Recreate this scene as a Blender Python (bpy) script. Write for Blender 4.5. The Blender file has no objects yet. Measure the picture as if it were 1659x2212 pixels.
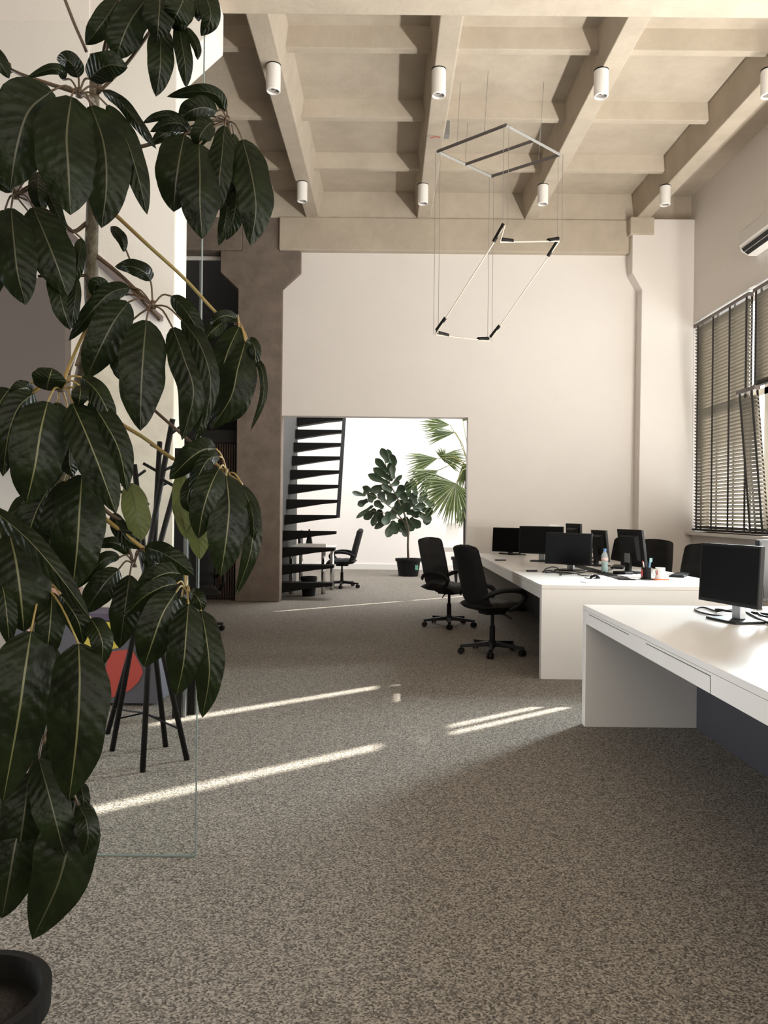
import bpy, math, random
from mathutils import Vector, Matrix
random.seed(7)
PI = math.pi
sc = bpy.context.scene
col = sc.collection
W, H, F = 1659.0, 2212.0, 1680.0

# ------------------------------------------------------------------ camera
EYE = Vector((0, 0, 1.31))
ROLL = math.radians(0.62); YAW = 5.5 / F
fw = Vector((-math.sin(YAW), math.cos(YAW), 0))
r0 = Vector((math.cos(YAW), math.sin(YAW), 0)); u0 = Vector((0, 0, 1))
rt = r0 * math.cos(ROLL) + u0 * math.sin(ROLL)
up = u0 * math.cos(ROLL) - r0 * math.sin(ROLL)
cam_d = bpy.data.cameras.new('camera'); cam = bpy.data.objects.new('camera', cam_d); col.objects.link(cam)
cam.matrix_world = Matrix(((rt.x, up.x, -fw.x, EYE.x), (rt.y, up.y, -fw.y, EYE.y), (rt.z, up.z, -fw.z, EYE.z), (0, 0, 0, 1)))
cam_d.sensor_fit = 'VERTICAL'; cam_d.sensor_height = 36; cam_d.lens = F / H * 36
cam_d.clip_start = 0.05; cam_d.clip_end = 200
sc.camera = cam

def at(px, py, Y):
    d = fw + rt * ((px - W / 2) / F) + up * ((H / 2 - py) / F)
    return EYE + d * (Y / d.y)
def onfloor(px, py, z=0.0):
    d = fw + rt * ((px - W / 2) / F) + up * ((H / 2 - py) / F)
    return EYE + d * ((z - EYE.z) / d.z)

# ------------------------------------------------------------------ materials
def srgb(r, g, b):
    f = lambda c: (c / 255) / 12.92 if c / 255 <= .04045 else (((c / 255) + .055) / 1.055) ** 2.4
    return (f(r), f(g), f(b), 1)
def mat(name, c, rough=.6, metal=0, noise=None, bump=None, spec=.5, c2=None, detail=4):
    m = bpy.data.materials.new(name); m.use_nodes = True
    nt = m.node_tree; b = nt.nodes['Principled BSDF']
    b.inputs['Base Color'].default_value = c; b.inputs['Roughness'].default_value = rough
    b.inputs['Metallic'].default_value = metal; b.inputs['Specular IOR Level'].default_value = spec
    tc = nt.nodes.new('ShaderNodeTexCoord')
    if noise and c2:
        n = nt.nodes.new('ShaderNodeTexNoise'); n.inputs['Scale'].default_value = noise; n.inputs['Detail'].default_value = detail
        n.inputs['Roughness'].default_value = .65
        nt.links.new(tc.outputs['Object'], n.inputs['Vector'])
        r = nt.nodes.new('ShaderNodeValToRGB'); r.color_ramp.elements[0].position = .32; r.color_ramp.elements[1].position = .68
        r.color_ramp.elements[0].color = c2; r.color_ramp.elements[1].color = c
        nt.links.new(n.outputs['Fac'], r.inputs['Fac']); nt.links.new(r.outputs['Color'], b.inputs['Base Color'])
    if bump:
        n2 = nt.nodes.new('ShaderNodeTexNoise'); n2.inputs['Scale'].default_value = bump[0]; n2.inputs['Detail'].default_value = 5
        nt.links.new(tc.outputs['Object'], n2.inputs['Vector'])
        bp = nt.nodes.new('ShaderNodeBump'); bp.inputs['Strength'].default_value = bump[1]; bp.inputs['Distance'].default_value = .02
        nt.links.new(n2.outputs['Fac'], bp.inputs['Height']); nt.links.new(bp.outputs['Normal'], b.inputs['Normal'])
    return m
M = {}
M['plaster'] = mat('white_plaster', (.79, .748, .712, 1), .85, noise=1.2, c2=(.765, .723, .686, 1), bump=(60, .12))
M['grey_plaster'] = mat('grey_plaster', (.16, .145, .13, 1), .9, noise=1.5, c2=(.14, .125, .115, 1))  # tone of the unseen walls, kept dark so they bounce less light
M['concrete'] = mat('raw_concrete', (.50, .435, .35, 1), .9, noise=3.0, c2=(.42, .36, .285, 1), bump=(25, .25), detail=8)
M['concrete_pale'] = mat('pale_concrete', (.66, .61, .52, 1), .9, noise=5, c2=(.50, .46, .39, 1), bump=(30, .3), detail=8)
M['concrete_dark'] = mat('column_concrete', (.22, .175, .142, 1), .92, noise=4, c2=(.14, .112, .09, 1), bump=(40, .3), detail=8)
M['white'] = mat('white_laminate', (.69, .67, .64, 1), .32, bump=(300, .02))
M['seam'] = mat('dark_seam', (.08, .08, .08, 1), .6)
M['grey_panel'] = mat('dark_grey_panel', (.038, .038, .046, 1), .6, bump=(200, .03))
M['black_fabric'] = mat('black_leather', (.0065, .006, .006, 1), .6, spec=.16, bump=(220, .15))
M['black_plastic'] = mat('black_plastic', (.007, .007, .007, 1), .5, spec=.2, bump=(400, .03))
M['screen'] = mat('black_screen', (.004, .004, .0045, 1), .4, spec=.1)
M['black_metal'] = mat('black_metal', (.006, .0055, .005, 1), .6, spec=.15)
M['grey_metal'] = mat('grey_metal', (.32, .33, .34, 1), .35, metal=.8)
M['dark_metal'] = mat('dark_bar_metal', (.10, .085, .08, 1), .45, metal=.3)
M['pale_metal'] = mat('pale_bar_metal', (.27, .265, .25, 1), .45, metal=.2)
M['chrome'] = mat('chrome', (.75, .75, .75, 1), .12, metal=1)
M['lamp_white'] = mat('lamp_white', (.82, .80, .77, 1), .45)
M['lamp_inside'] = mat('lamp_reflector', (.55, .52, .5, 1), .2, metal=.9)
M['slat'] = mat('grey_slat', (.21, .185, .145, 1), .5, metal=.0)
M['tape'] = mat('black_tape', (.012, .011, .010, 1), .7)
M['rail'] = mat('bronze_rail', (.11, .09, .08, 1), .4, metal=.4)
M['white_frame'] = mat('white_window_frame', (.78, .77, .75, 1), .4)
M['wood_slat'] = mat('brown_wood', (.055, .026, .017, 1), .55, noise=8, c2=(.035, .018, .012, 1))
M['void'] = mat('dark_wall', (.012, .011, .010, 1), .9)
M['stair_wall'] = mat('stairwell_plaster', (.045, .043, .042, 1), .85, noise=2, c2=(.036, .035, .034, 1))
M['grey_wall'] = mat('grey_brown_wall', (.12, .098, .09, 1), .9, noise=1.5, c2=(.11, .09, .083, 1))
M['purple_band'] = mat('handrail_purple', (.12, .09, .085, 1), .6)
M['pot'] = mat('black_pot', (.008, .0075, .007, 1), .6, spec=.15, bump=(90, .05))
M['soil'] = mat('soil', (.02, .014, .010, 1), .95, bump=(80, .8))
M['bark'] = mat('plant_bark', (.10, .085, .05, 1), .8, noise=40, c2=(.04, .032, .018, 1), bump=(80, .5))
M['stalk'] = mat('leaf_stalk', (.22, .13, .035, 1), .5, noise=12, c2=(.17, .145, .04, 1))
M['stalk_dark'] = mat('leaf_stalk_dark', (.07, .040, .018, 1), .6, noise=12, c2=(.045, .03, .015, 1))
M['midrib'] = mat('leaf_midrib', (.075, .078, .026, 1), .5)
M['midrib_dim'] = mat('leaf_midrib_dim', (.034, .036, .015, 1), .5)
M['palm_stalk'] = mat('palm_stalk', (.17, .17, .05, 1), .5)
M['fig_leaf'] = mat('fig_leaf', (.024, .048, .016, 1), .4, noise=9, c2=(.007, .016, .006, 1))
M['palm_leaf'] = mat('palm_leaf', (.155, .20, .065, 1), .45, noise=5, c2=(.06, .10, .03, 1))
M['palm_trunk'] = mat('palm_trunk', (.045, .030, .02, 1), .9, noise=30, c2=(.015, .010, .008, 1), bump=(50, 1))
M['red'] = mat('red_paint', (.42, .055, .04, 1), .7)
M['yellow'] = mat('yellow_paint', (.52, .42, .06, 1), .7)
M['pink'] = mat('pink_paint', (.75, .40, .34, 1), .7)
M['purple'] = mat('purple_paint', (.075, .055, .095, 1), .7)
M['slate'] = mat('slate_paint', (.085, .083, .10, 1), .7)
M['teal'] = mat('teal_shutter', (.22, .40, .42, 1), .5)
M['paper'] = mat('white_paper', (.82, .80, .77, 1), .8)
M['orange'] = mat('orange_coaster', (.65, .16, .05, 1), .6)
M['mug_red'] = mat('mug_red', (.5, .04, .03, 1), .5)
M['blue_cap'] = mat('blue_cap', (.10, .25, .55, 1), .4)
M['label_pink'] = mat('bottle_label', (.75, .55, .55, 1), .6)
M['mug_white'] = mat('mug_white', (.80, .79, .77, 1), .3)
M['green_tag'] = mat('green_tag', (.12, .35, .22, 1), .6)

def leaf_mat(name, dark, light, rough, tr=0.0):
    m = bpy.data.materials.new(name); m.use_nodes = True; nt = m.node_tree; N = nt.nodes; L = nt.links
    b = N['Principled BSDF']; b.inputs['Roughness'].default_value = rough; b.inputs['Specular IOR Level'].default_value = .14
    uv = N.new('ShaderNodeUVMap'); sep = N.new('ShaderNodeSeparateXYZ'); L.new(uv.outputs['UV'], sep.inputs[0])
    ab = N.new('ShaderNodeMath'); ab.operation = 'SUBTRACT'; ab.inputs[1].default_value = .5; L.new(sep.outputs['X'], ab.inputs[0])
    ab2 = N.new('ShaderNodeMath'); ab2.operation = 'ABSOLUTE'; L.new(ab.outputs[0], ab2.inputs[0])
    mu = N.new('ShaderNodeMath'); mu.operation = 'MULTIPLY_ADD'; mu.inputs[1].default_value = -.35; L.new(ab2.outputs[0], mu.inputs[0]); L.new(sep.outputs['Y'], mu.inputs[2])
    sn = N.new('ShaderNodeMath'); sn.operation = 'MULTIPLY'; sn.inputs[1].default_value = 62; L.new(mu.outputs[0], sn.inputs[0])
    s2 = N.new('ShaderNodeMath'); s2.operation = 'SINE'; L.new(sn.outputs[0], s2.inputs[0])
    no = N.new('ShaderNodeTexNoise'); no.inputs['Scale'].default_value = 22; no.inputs['Detail'].default_value = 3
    tc = N.new('ShaderNodeTexCoord'); L.new(tc.outputs['Object'], no.inputs['Vector'])
    ad = N.new('ShaderNodeMath'); ad.operation = 'MULTIPLY_ADD'; ad.inputs[1].default_value = .045; L.new(s2.outputs[0], ad.inputs[0]); L.new(no.outputs['Fac'], ad.inputs[2])
    bp = N.new('ShaderNodeBump'); bp.inputs['Strength'].default_value = .7; bp.inputs['Distance'].default_value = .012
    L.new(ad.outputs[0], bp.inputs['Height']); L.new(bp.outputs['Normal'], b.inputs['Normal'])
    r = N.new('ShaderNodeValToRGB'); r.color_ramp.elements[0].color = dark; r.color_ramp.elements[1].color = light
    r.color_ramp.elements[0].position = .35; r.color_ramp.elements[1].position = .7
    L.new(no.outputs['Fac'], r.inputs['Fac']); L.new(r.outputs['Color'], b.inputs['Base Color'])
    if tr:
        t = N.new('ShaderNodeBsdfTranslucent'); t.inputs['Color'].default_value = (light[0] * 2.2, light[1] * 2.2, light[2] * 1.3, 1)
        mx = N.new('ShaderNodeMixShader'); mx.inputs[0].default_value = tr
        L.new(b.outputs[0], mx.inputs[1]); L.new(t.outputs[0], mx.inputs[2]); L.new(mx.outputs[0], N['Material Output'].inputs['Surface'])
    return m
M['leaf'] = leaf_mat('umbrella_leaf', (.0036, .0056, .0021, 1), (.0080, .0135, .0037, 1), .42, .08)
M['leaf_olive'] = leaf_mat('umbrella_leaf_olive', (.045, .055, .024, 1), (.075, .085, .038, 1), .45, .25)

def glass_mat(name, tint, refl=.06):
    m = bpy.data.materials.new(name); m.use_nodes = True; nt = m.node_tree; N = nt.nodes; L = nt.links
    N.remove(N['Principled BSDF'])
    t = N.new('ShaderNodeBsdfTransparent'); t.inputs['Color'].default_value = tint
    g = N.new('ShaderNodeBsdfGlossy'); g.inputs['Roughness'].default_value = .0; g.inputs['Color'].default_value = (.9, .95, .93, 1)
    lw = N.new('ShaderNodeLayerWeight'); lw.inputs['Blend'].default_value = .5
    pw = N.new('ShaderNodeMath'); pw.operation = 'POWER'; pw.inputs[1].default_value = 4; L.new(lw.outputs['Facing'], pw.inputs[0])
    fr = N.new('ShaderNodeMath'); fr.operation = 'MULTIPLY_ADD'; fr.inputs[1].default_value = .5; fr.inputs[2].default_value = .006; L.new(pw.outputs[0], fr.inputs[0])
    mx = N.new('ShaderNodeMixShader'); L.new(fr.outputs[0], mx.inputs[0]); L.new(t.outputs[0], mx.inputs[1]); L.new(g.outputs[0], mx.inputs[2])
    L.new(mx.outputs[0], N['Material Output'].inputs['Surface'])
    return m
M['glass'] = glass_mat('clear_glass', (.98, .992, .988, 1))
M['glass_edge'] = mat('glass_edge', (.16, .20, .19, 1), .2)
M['bottle'] = glass_mat('bottle_plastic', (.80, .90, .92, 1))
_nt = M['bottle'].node_tree; _p = _nt.nodes.new('ShaderNodeBsdfPrincipled'); _p.inputs['Base Color'].default_value = (.72, .78, .78, 1); _p.inputs['Roughness'].default_value = .25
_m = _nt.nodes.new('ShaderNodeMixShader'); _m.inputs[0].default_value = .42; _o = _nt.nodes['Material Output']; _src = _o.inputs['Surface'].links[0].from_socket
_nt.links.new(_src, _m.inputs[1]); _nt.links.new(_p.outputs[0], _m.inputs[2]); _nt.links.new(_m.outputs[0], _o.inputs['Surface'])
M['water'] = mat('teal_water', (.20, .52, .50, 1), .15)

def carpet():
    m = bpy.data.materials.new('speckled_carpet'); m.use_nodes = True; nt = m.node_tree; N = nt.nodes; L = nt.links
    b = N['Principled BSDF']; b.inputs['Roughness'].default_value = .95; b.inputs['Specular IOR Level'].default_value = .15
    tc = N.new('ShaderNodeTexCoord')
    v = N.new('ShaderNodeTexVoronoi'); v.inputs['Scale'].default_value = 185; v.voronoi_dimensions = '2D'
    L.new(tc.outputs['Object'], v.inputs['Vector'])
    sx_ = N.new('ShaderNodeSeparateColor'); L.new(v.outputs['Color'], sx_.inputs[0])
    n3 = N.new('ShaderNodeTexNoise'); n3.inputs['Scale'].default_value = 110; n3.inputs['Detail'].default_value = 4; L.new(tc.outputs['Object'], n3.inputs['Vector'])
    ma = N.new('ShaderNodeMath'); ma.operation = 'MULTIPLY_ADD'; ma.inputs[1].default_value = .66; L.new(sx_.outputs[0], ma.inputs[0]); 
    mb_ = N.new('ShaderNodeMath'); mb_.operation = 'MULTIPLY'; mb_.inputs[1].default_value = .40; L.new(n3.outputs['Fac'], mb_.inputs[0]); L.new(mb_.outputs[0], ma.inputs[2])
    r = N.new('ShaderNodeValToRGB'); e = r.color_ramp.elements
    e[0].position = .20; e[0].color = (.062, .055, .047, 1); e[1].position = .88; e[1].color = (.35, .315, .27, 1)
    x = r.color_ramp.elements.new(.5); x.color = (.165, .150, .130, 1)
    L.new(ma.outputs[0], r.inputs['Fac'])
    n2 = N.new('ShaderNodeTexNoise'); n2.inputs['Scale'].default_value = .9; n2.inputs['Detail'].default_value = 2; L.new(tc.outputs['Object'], n2.inputs['Vector'])
    L.new(r.outputs['Color'], b.inputs['Base Color'])
    bp = N.new('ShaderNodeBump'); bp.inputs['Strength'].default_value = .6; bp.inputs['Distance'].default_value = .006
    L.new(ma.outputs[0], bp.inputs['Height']); L.new(bp.outputs['Normal'], b.inputs['Normal'])
    return m
M['carpet'] = carpet()

# ------------------------------------------------------------------ mesh builder
class MB:
    def __init__(s): s.v = []; s.f = []; s.m = []; s.uv = {}
    def quad(s, pts, mi=0):
        n = len(s.v); s.v += [Vector(p) for p in pts]; s.f.append(tuple(range(n, n + len(pts)))); s.m.append(mi)
    def hexa(s, p, mi=0):      # p: 8 points, bottom 4 (ccw) then top 4
        n = len(s.v); s.v += [Vector(q) for q in p]
        for f in ((3, 2, 1, 0), (4, 5, 6, 7), (0, 1, 5, 4), (1, 2, 6, 5), (2, 3, 7, 6), (3, 0, 4, 7)):
            s.f.append(tuple(n + i for i in f)); s.m.append(mi)
        return s
    def box(s, x0, x1, y0, y1, z0, z1, mi=0):
        return s.hexa([(x0, y0, z0), (x1, y0, z0), (x1, y1, z0), (x0, y1, z0), (x0, y0, z1), (x1, y0, z1), (x1, y1, z1), (x0, y1, z1)], mi)
    def prism(s, poly, axis, a, b, mi=0):     # poly list of 2D, extruded along axis between a and b
        def P(p, t): return {'x': (t, p[0], p[1]), 'y': (p[0], t, p[1]), 'z': (p[0], p[1], t)}[axis]
        n = len(s.v); k = len(poly)
        s.v += [Vector(P(p, a)) for p in poly] + [Vector(P(p, b)) for p in poly]
        s.f.append(tuple(n + i for i in range(k))); s.m.append(mi)
        s.f.append(tuple(n + k + i for i in reversed(range(k)))); s.m.append(mi)
        for i in range(k):
            j = (i + 1) % k; s.f.append((n + i, n + k + i, n + k + j, n + j)); s.m.append(mi)
        return s
    def tube(s, pts, r, seg=8, mi=0, flat=1.0, upv=None, caps=True):
        pts = [Vector(p) for p in pts]; rs = r if isinstance(r, (list, tuple)) else [r] * len(pts)
        n0 = len(s.v)
        ref = Vector(upv) if upv else None
        for i, p in enumerate(pts):
            t = (pts[min(i + 1, len(pts) - 1)] - pts[max(i - 1, 0)]).normalized()
            a = ref if ref else (Vector((0, 0, 1)) if abs(t.z) < .9 else Vector((1, 0, 0)))
            if i == 0 or ref: x = t.cross(a).normalized()
            else:
                x = (x - t * x.dot(t)).normalized()
            y = t.cross(x)
            for k in range(seg):
                an = 2 * PI * k / seg
                s.v.append(p + x * math.cos(an) * rs[i] + y * math.sin(an) * rs[i] * flat)
        for i in range(len(pts) - 1):
            for k in range(seg):
                k2 = (k + 1) % seg
                s.f.append((n0 + i * seg + k, n0 + i * seg + k2, n0 + (i + 1) * seg + k2, n0 + (i + 1) * seg + k)); s.m.append(mi)
        if caps:
            s.f.append(tuple(n0 + k for k in reversed(range(seg)))); s.m.append(mi)
            e = n0 + (len(pts) - 1) * seg; s.f.append(tuple(e + k for k in range(seg))); s.m.append(mi)
        return s
    def lathe(s, prof, c=(0, 0, 0), seg=24, mi=0, axis='z'):
        c = Vector(c); n0 = len(s.v)
        for (r, z) in prof:
            for k in range(seg):
                a = 2 * PI * k / seg
                q = {'z': (r * math.cos(a), r * math.sin(a), z), 'x': (z, r * math.cos(a), r * math.sin(a)), 'y': (r * math.cos(a), z, r * math.sin(a))}[axis]
                s.v.append(c + Vector(q))
        for i in range(len(prof) - 1):
            for k in range(seg):
                k2 = (k + 1) % seg
                s.f.append((n0 + i * seg + k, n0 + i * seg + k2, n0 + (i + 1) * seg + k2, n0 + (i + 1) * seg + k)); s.m.append(mi)
        for i in (0, len(prof) - 1):
            if prof[i][0] > 1e-5:
                s.f.append(tuple(n0 + i * seg + k for k in range(seg))); s.m.append(mi)
        return s
    def grid(s, fn, nu, nv, mi=0, uv=True):
        n0 = len(s.v)
        for j in range(nv + 1):
            for i in range(nu + 1): s.v.append(Vector(fn(i / nu, j / nv)))
        for j in range(nv):
            for i in range(nu):
                a = n0 + j * (nu + 1) + i
                s.f.append((a, a + 1, a + nu + 2, a + nu + 1)); s.m.append(mi)
    def build(s, name, mats, parent=None, smooth=False, bevel=0, loc=None):
        if not isinstance(mats, (list, tuple)): mats = [mats]
        me = bpy.data.meshes.new(name)
        org = Vector(loc) if loc is not None else Vector((0, 0, 0))
        me.from_pydata([tuple(v - org) for v in s.v], [], s.f); 
        for m in mats: me.materials.append(m)
        for i, p in enumerate(me.polygons): p.material_index = s.m[i]; p.use_smooth = smooth
        if s.uv:
            ul = me.uv_layers.new(name='UVMap')
            for lp in me.loops: ul.data[lp.index].uv = s.uv.get(lp.vertex_index, (0, 0))
        me.update(); me.validate()
        import bmesh
        bm = bmesh.new(); bm.from_mesh(me)
        if not s.uv: bmesh.ops.recalc_face_normals(bm, faces=bm.faces)
        bm.to_mesh(me); bm.free()
        o = bpy.data.objects.new(name, me); col.objects.link(o); o.location = org
        if parent: o.parent = parent
        if bevel:
            b = o.modifiers.new('bevel', 'BEVEL'); b.width = bevel; b.segments = 2; b.limit_method = 'ANGLE'
        if smooth:
            pass
        return o
def tag(o, label=None, cat=None, group=None, kind=None):
    if label: o['label'] = label
    if cat: o['category'] = cat
    if group: o['group'] = group
    if kind: o['kind'] = kind
    return o
def empty(name, loc=(0, 0, 0), rz=0, label=None, cat=None, group=None):
    e = bpy.data.objects.new(name, None); col.objects.link(e); e.location = loc; e.rotation_euler = (0, 0, rz)
    e.empty_display_size = .1
    return tag(e, label, cat, group)
def copy_tree(o, parent=None):
    c = o.copy(); col.objects.link(c)
    if parent: c.parent = parent
    for ch in [x for x in bpy.data.objects if x.parent == o]: copy_tree(ch, c)
    return c
def struct(name, mb, m, **k):
    o = mb.build(name, m, **k); o['kind'] = 'structure'; return o

# ------------------------------------------------------------------ setting
XR, YB, YB2, YF, XL = 4.32, 11.25, 17.7, -4.0, -6.2
struct('floor', MB().box(XL - .3, XR + .4, YF - .3, YB2 + .3, -.2, 0), M['carpet'])
# back wall, with the wide passage
OX0, OX1, OZ = -1.555, 1.165, 2.69
mb = MB()
mb.box(OX1, XR, YB, YB + .2, 0, 5.1); mb.box(-1.66, OX0, YB, YB + .2, 0, 5.1); mb.box(OX0, OX1, YB, YB + .2, OZ, 5.1)
struct('wall_back', mb, M['plaster'])
# right wall with window band
WZ0, WZ1, WY0, WY1 = 1.08, 4.04, -3.6, 11.02
mb = MB()
mb.box(XR, XR + .35, YF, YB2 + .2, 0, WZ0); mb.box(XR, XR + .35, YF, YB2 + .2, WZ1, 6.6); mb.box(XR, XR + .35, WY1, 12.1, WZ0, WZ1)
mb.box(XR, XR + .35, YF, WY0, WZ0, WZ1); mb.box(XR, XR + .35, 17.2, YB2 + .2, WZ0, WZ1)
struct('wall_right', mb, M['plaster'])
struct('wall_front', MB().box(XL, XR, YF - .2, YF, 0, 6.4), M['grey_plaster'])
struct('wall_left', MB().box(XL - .2, XL, YF, YB2, 0, 6.4), M['grey_plaster'])
# far room
mb = MB().box(-3.0, XR, YB2, YB2 + .2, 0, 6.3); struct('wall_far', mb, M['plaster'])
struct('baseboard_far', MB().box(-1.6, 3.0, YB2 - .03, YB2 - .001, 0, .12), M['white'])
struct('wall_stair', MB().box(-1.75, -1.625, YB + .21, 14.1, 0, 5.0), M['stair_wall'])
struct('wall_far_left', MB().box(-3.2, -3.0, 12.5, YB2, 0, 5.6), M['plaster'])
# dark bay left of the concrete column, with the brown slatted screen
mb = MB().box(XL, -1.66, 12.4, 12.5, 0, 6.0); struct('wall_dark', mb, M['void'])  # black wall colour standing for the darkness of the unlit room beyond
mb = MB().box(-2.98, -2.19, 11.40, 11.44, 0, 2.3, 0)
for i in range(21):
    x = -2.96 + i * .036; mb.box(x, x + .02, 11.36, 11.40, .02, 2.28, 1)
mb.box(-2.98, -2.19, 11.35, 11.44, 2.3, 2.48, 0)
tag(mb.build('slatted_screen', [M['void'], M['wood_slat']]), 'dark brown wooden screen of narrow upright slats left of the concrete column', 'screen')

# columns with bracket capitals
def column(name, y0, y1, m, xs=(-2.17, -1.53), zt=5.6, left=True):
    a, b = xs
    poly = [(a, 0), (b, 0), (b, 4.5), (b + .26, 4.74), (b + .26, 5.05), (b - .05, 5.05), (b - .05, zt), (a + .05, zt), (a + .05, 5.05), (a - .26, 5.05), (a - .26, 4.74), (a, 4.5)]
    return struct(name, MB().prism(poly, 'y', y0, y1), m, bevel=.012)
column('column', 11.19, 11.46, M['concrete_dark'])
mb = MB()
a, b = -2.17, -1.53
poly = [(a, 2.42), (b, 2.42), (b, 4.5), (b + .26, 4.74), (b + .26, 5.05), (b - .05, 5.05), (b - .05, 5.36), (a + .05, 5.36), (a + .05, 5.05), (a - .26, 5.05), (a - .26, 4.74), (a, 4.5)]
mb.prism(poly, 'y', 5.56, 5.87, 0)
mb.box(a, b, 5.56, 5.87, 0, 2.42, 1)
struct('column', mb, [M['plaster'], M['concrete_pale']], bevel=.012)
# painted pilaster in the far right corner
poly = [(3.56, 0), (XR, 0), (XR, 5.5), (3.44, 5.5), (3.44, 4.74), (3.58, 4.5)]
struct('column', MB().prism(poly, 'y', 11.02, 11.26), M['plaster'], bevel=.01)

# cross beams
def zj(y): return 5.52 - .03 * (11.2 - y)      # joist bottom; the roof rises gently towards the far end
mb = MB().box(-1.58, 3.5, 11.13, 11.47, 5.05, 5.525); mb.box(3.4, 3.74, 10.99, 11.47, 5.27, 5.52)
struct('beam', mb, M['concrete'], bevel=.015)
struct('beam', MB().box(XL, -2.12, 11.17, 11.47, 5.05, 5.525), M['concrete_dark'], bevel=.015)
struct('beam', MB().box(-1.6, XR, 5.5, 5.86, 5.05, zj(5.86)), M['concrete'], bevel=.012)
struct('beam', MB().box(XL, -2.1, 5.5, 5.86, 5.05, zj(5.86)), M['concrete'], bevel=.012)
# roof slab, joists and ribs
mb = MB()
y0, y1 = YF, 11.5
def roof_piece(x0b, x1b, x0t, x1t, ya, yb, dzb, dzt, mi=0):
    p = [(x0b, ya, zj(ya) + dzb), (x1b, ya, zj(ya) + dzb), (x1b, yb, zj(yb) + dzb), (x0b, yb, zj(yb) + dzb),
         (x0t, ya, zj(ya) + dzt), (x1t, ya, zj(ya) + dzt), (x1t, yb, zj(yb) + dzt), (x0t, yb, zj(yb) + dzt)]
    return p
mb.hexa(roof_piece(XL - .2, XR + .35, XL - .2, XR + .35, y0 - .2, y1, .36, .55))
struct('ceiling', mb, M['concrete'])
JX = [-4.30, -2.75, -1.20, .395, 1.93, 3.50]
for jx in JX:
    struct('beam', MB().hexa(roof_piece(jx, jx + .19, jx - .05, jx + .26, 5.86, 11.3, 0, .40)), M['concrete'], bevel=.01)
    if jx > -3: struct('beam', MB().hexa(roof_piece(jx, jx + .19, jx - .05, jx + .26, YF, 5.5, 0, .40)), M['concrete'], bevel=.01)
for i in range(len(JX)):
    xa = JX[i] + .19; xb = JX[i + 1] if i + 1 < len(JX) else XR
    if i + 1 == len(JX): 
        mb = MB(); mb.hexa(roof_piece(xa, XR, xa, XR, 11.17, 11.3, .0, .4)); struct('trim_1', mb, M['concrete']); continue
    for k, yr in enumerate((7.16, 8.50, 9.85, 11.15)):
        hb = .18 if k < 3 else 0.0
        p = roof_piece(xa, xb, xa, xb, yr, yr + .09, hb, .38)
        p[4] = (xa, yr - .05, p[4][2]); p[5] = (xb, yr - .05, p[5][2]); p[6] = (xb, yr + .15, p[6][2]); p[7] = (xa, yr + .15, p[7][2])
        struct('beam', MB().hexa(p), M['concrete'], bevel=.006)
struct('ceiling_far', MB().box(-3.2, XR + .35, 11.48, YB2 + .2, 5.92, 6.1), M['plaster'])
struct('wall_upper', MB().box(-3.2, XR, 11.47, 11.5, 5.0, 6.0), M['plaster'])

# left partition, stair and painted panel behind the plant
struct('wall_partition', MB().box(XL, -2.165, 5.553, 5.8, 2.05, 5.4), M['plaster'])
struct('wall_alcove', MB().box(XL, -2.17, 6.6, 6.7, 0, 2.2), M['plaster'])
a = at(-160, 580, 5.45); b = at(138, 1000, 5.45)
struct('wall_stair_side', MB().box(a.x, b.x, 5.45, 5.555, b.z + .05, at(0, 600, 5.45).z), M['grey_wall'])
p0 = at(-60, 315, 5.49); p1 = at(348, 690, 5.49)
mb = MB().tube([p0, p1], .05, 4, 0, .5)
for f in (.2, .5, .8, .97):
    c = p0.lerp(p1, f); mb.box(c.x - .015, c.x + .015, 5.49, 5.556, c.z - .015, c.z + .015)
tag(mb.build('stair_handrail', M['purple_band']), 'grey brown sloping handrail on the white wall behind the leaves of the umbrella tree', 'handrail')

# ------------------------------------------------------------------ windows and blinds
def window(n, y0, y1, name):
    root = empty('window_%d' % n, (XR + .2, y0, WZ0)); root['kind'] = 'structure'
    mb = MB(); x0, x1 = .02, .08; L = y1 - y0; Hh = WZ1 - WZ0
    mb.box(x0, x1, 0, L, 0, .06); mb.box(x0, x1, 0, L, Hh - .06, Hh); mb.box(x0, x1, 0, L, 1.70, 1.78)
    mb.box(x0, x1, 0, .06, .06, Hh - .06); mb.box(x0, x1, L - .06, L, .06, Hh - .06)
    mb.build('window_frame', M['white_frame'], root)
    MB().box(.045, .052, .06, L - .06, .06, Hh - .06).build('pane', M['glass'], root)
    s = MB().box(-.30, .02, 0, L, -.04, 0); s.build('window_sill', M['white'], root)
bounds = [9.33, 7.55, 5.9, 4.2, 2.5, .8, -.9, -2.6]
ends = [WY1, 9.33, 7.55, 5.9, 4.2, 2.5, .8, -.9]
for i, (ya, yb) in enumerate(zip(bounds, ends)): window(i + 1, ya, yb, '')
window(9, 12.1, 17.2, '')

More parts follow.
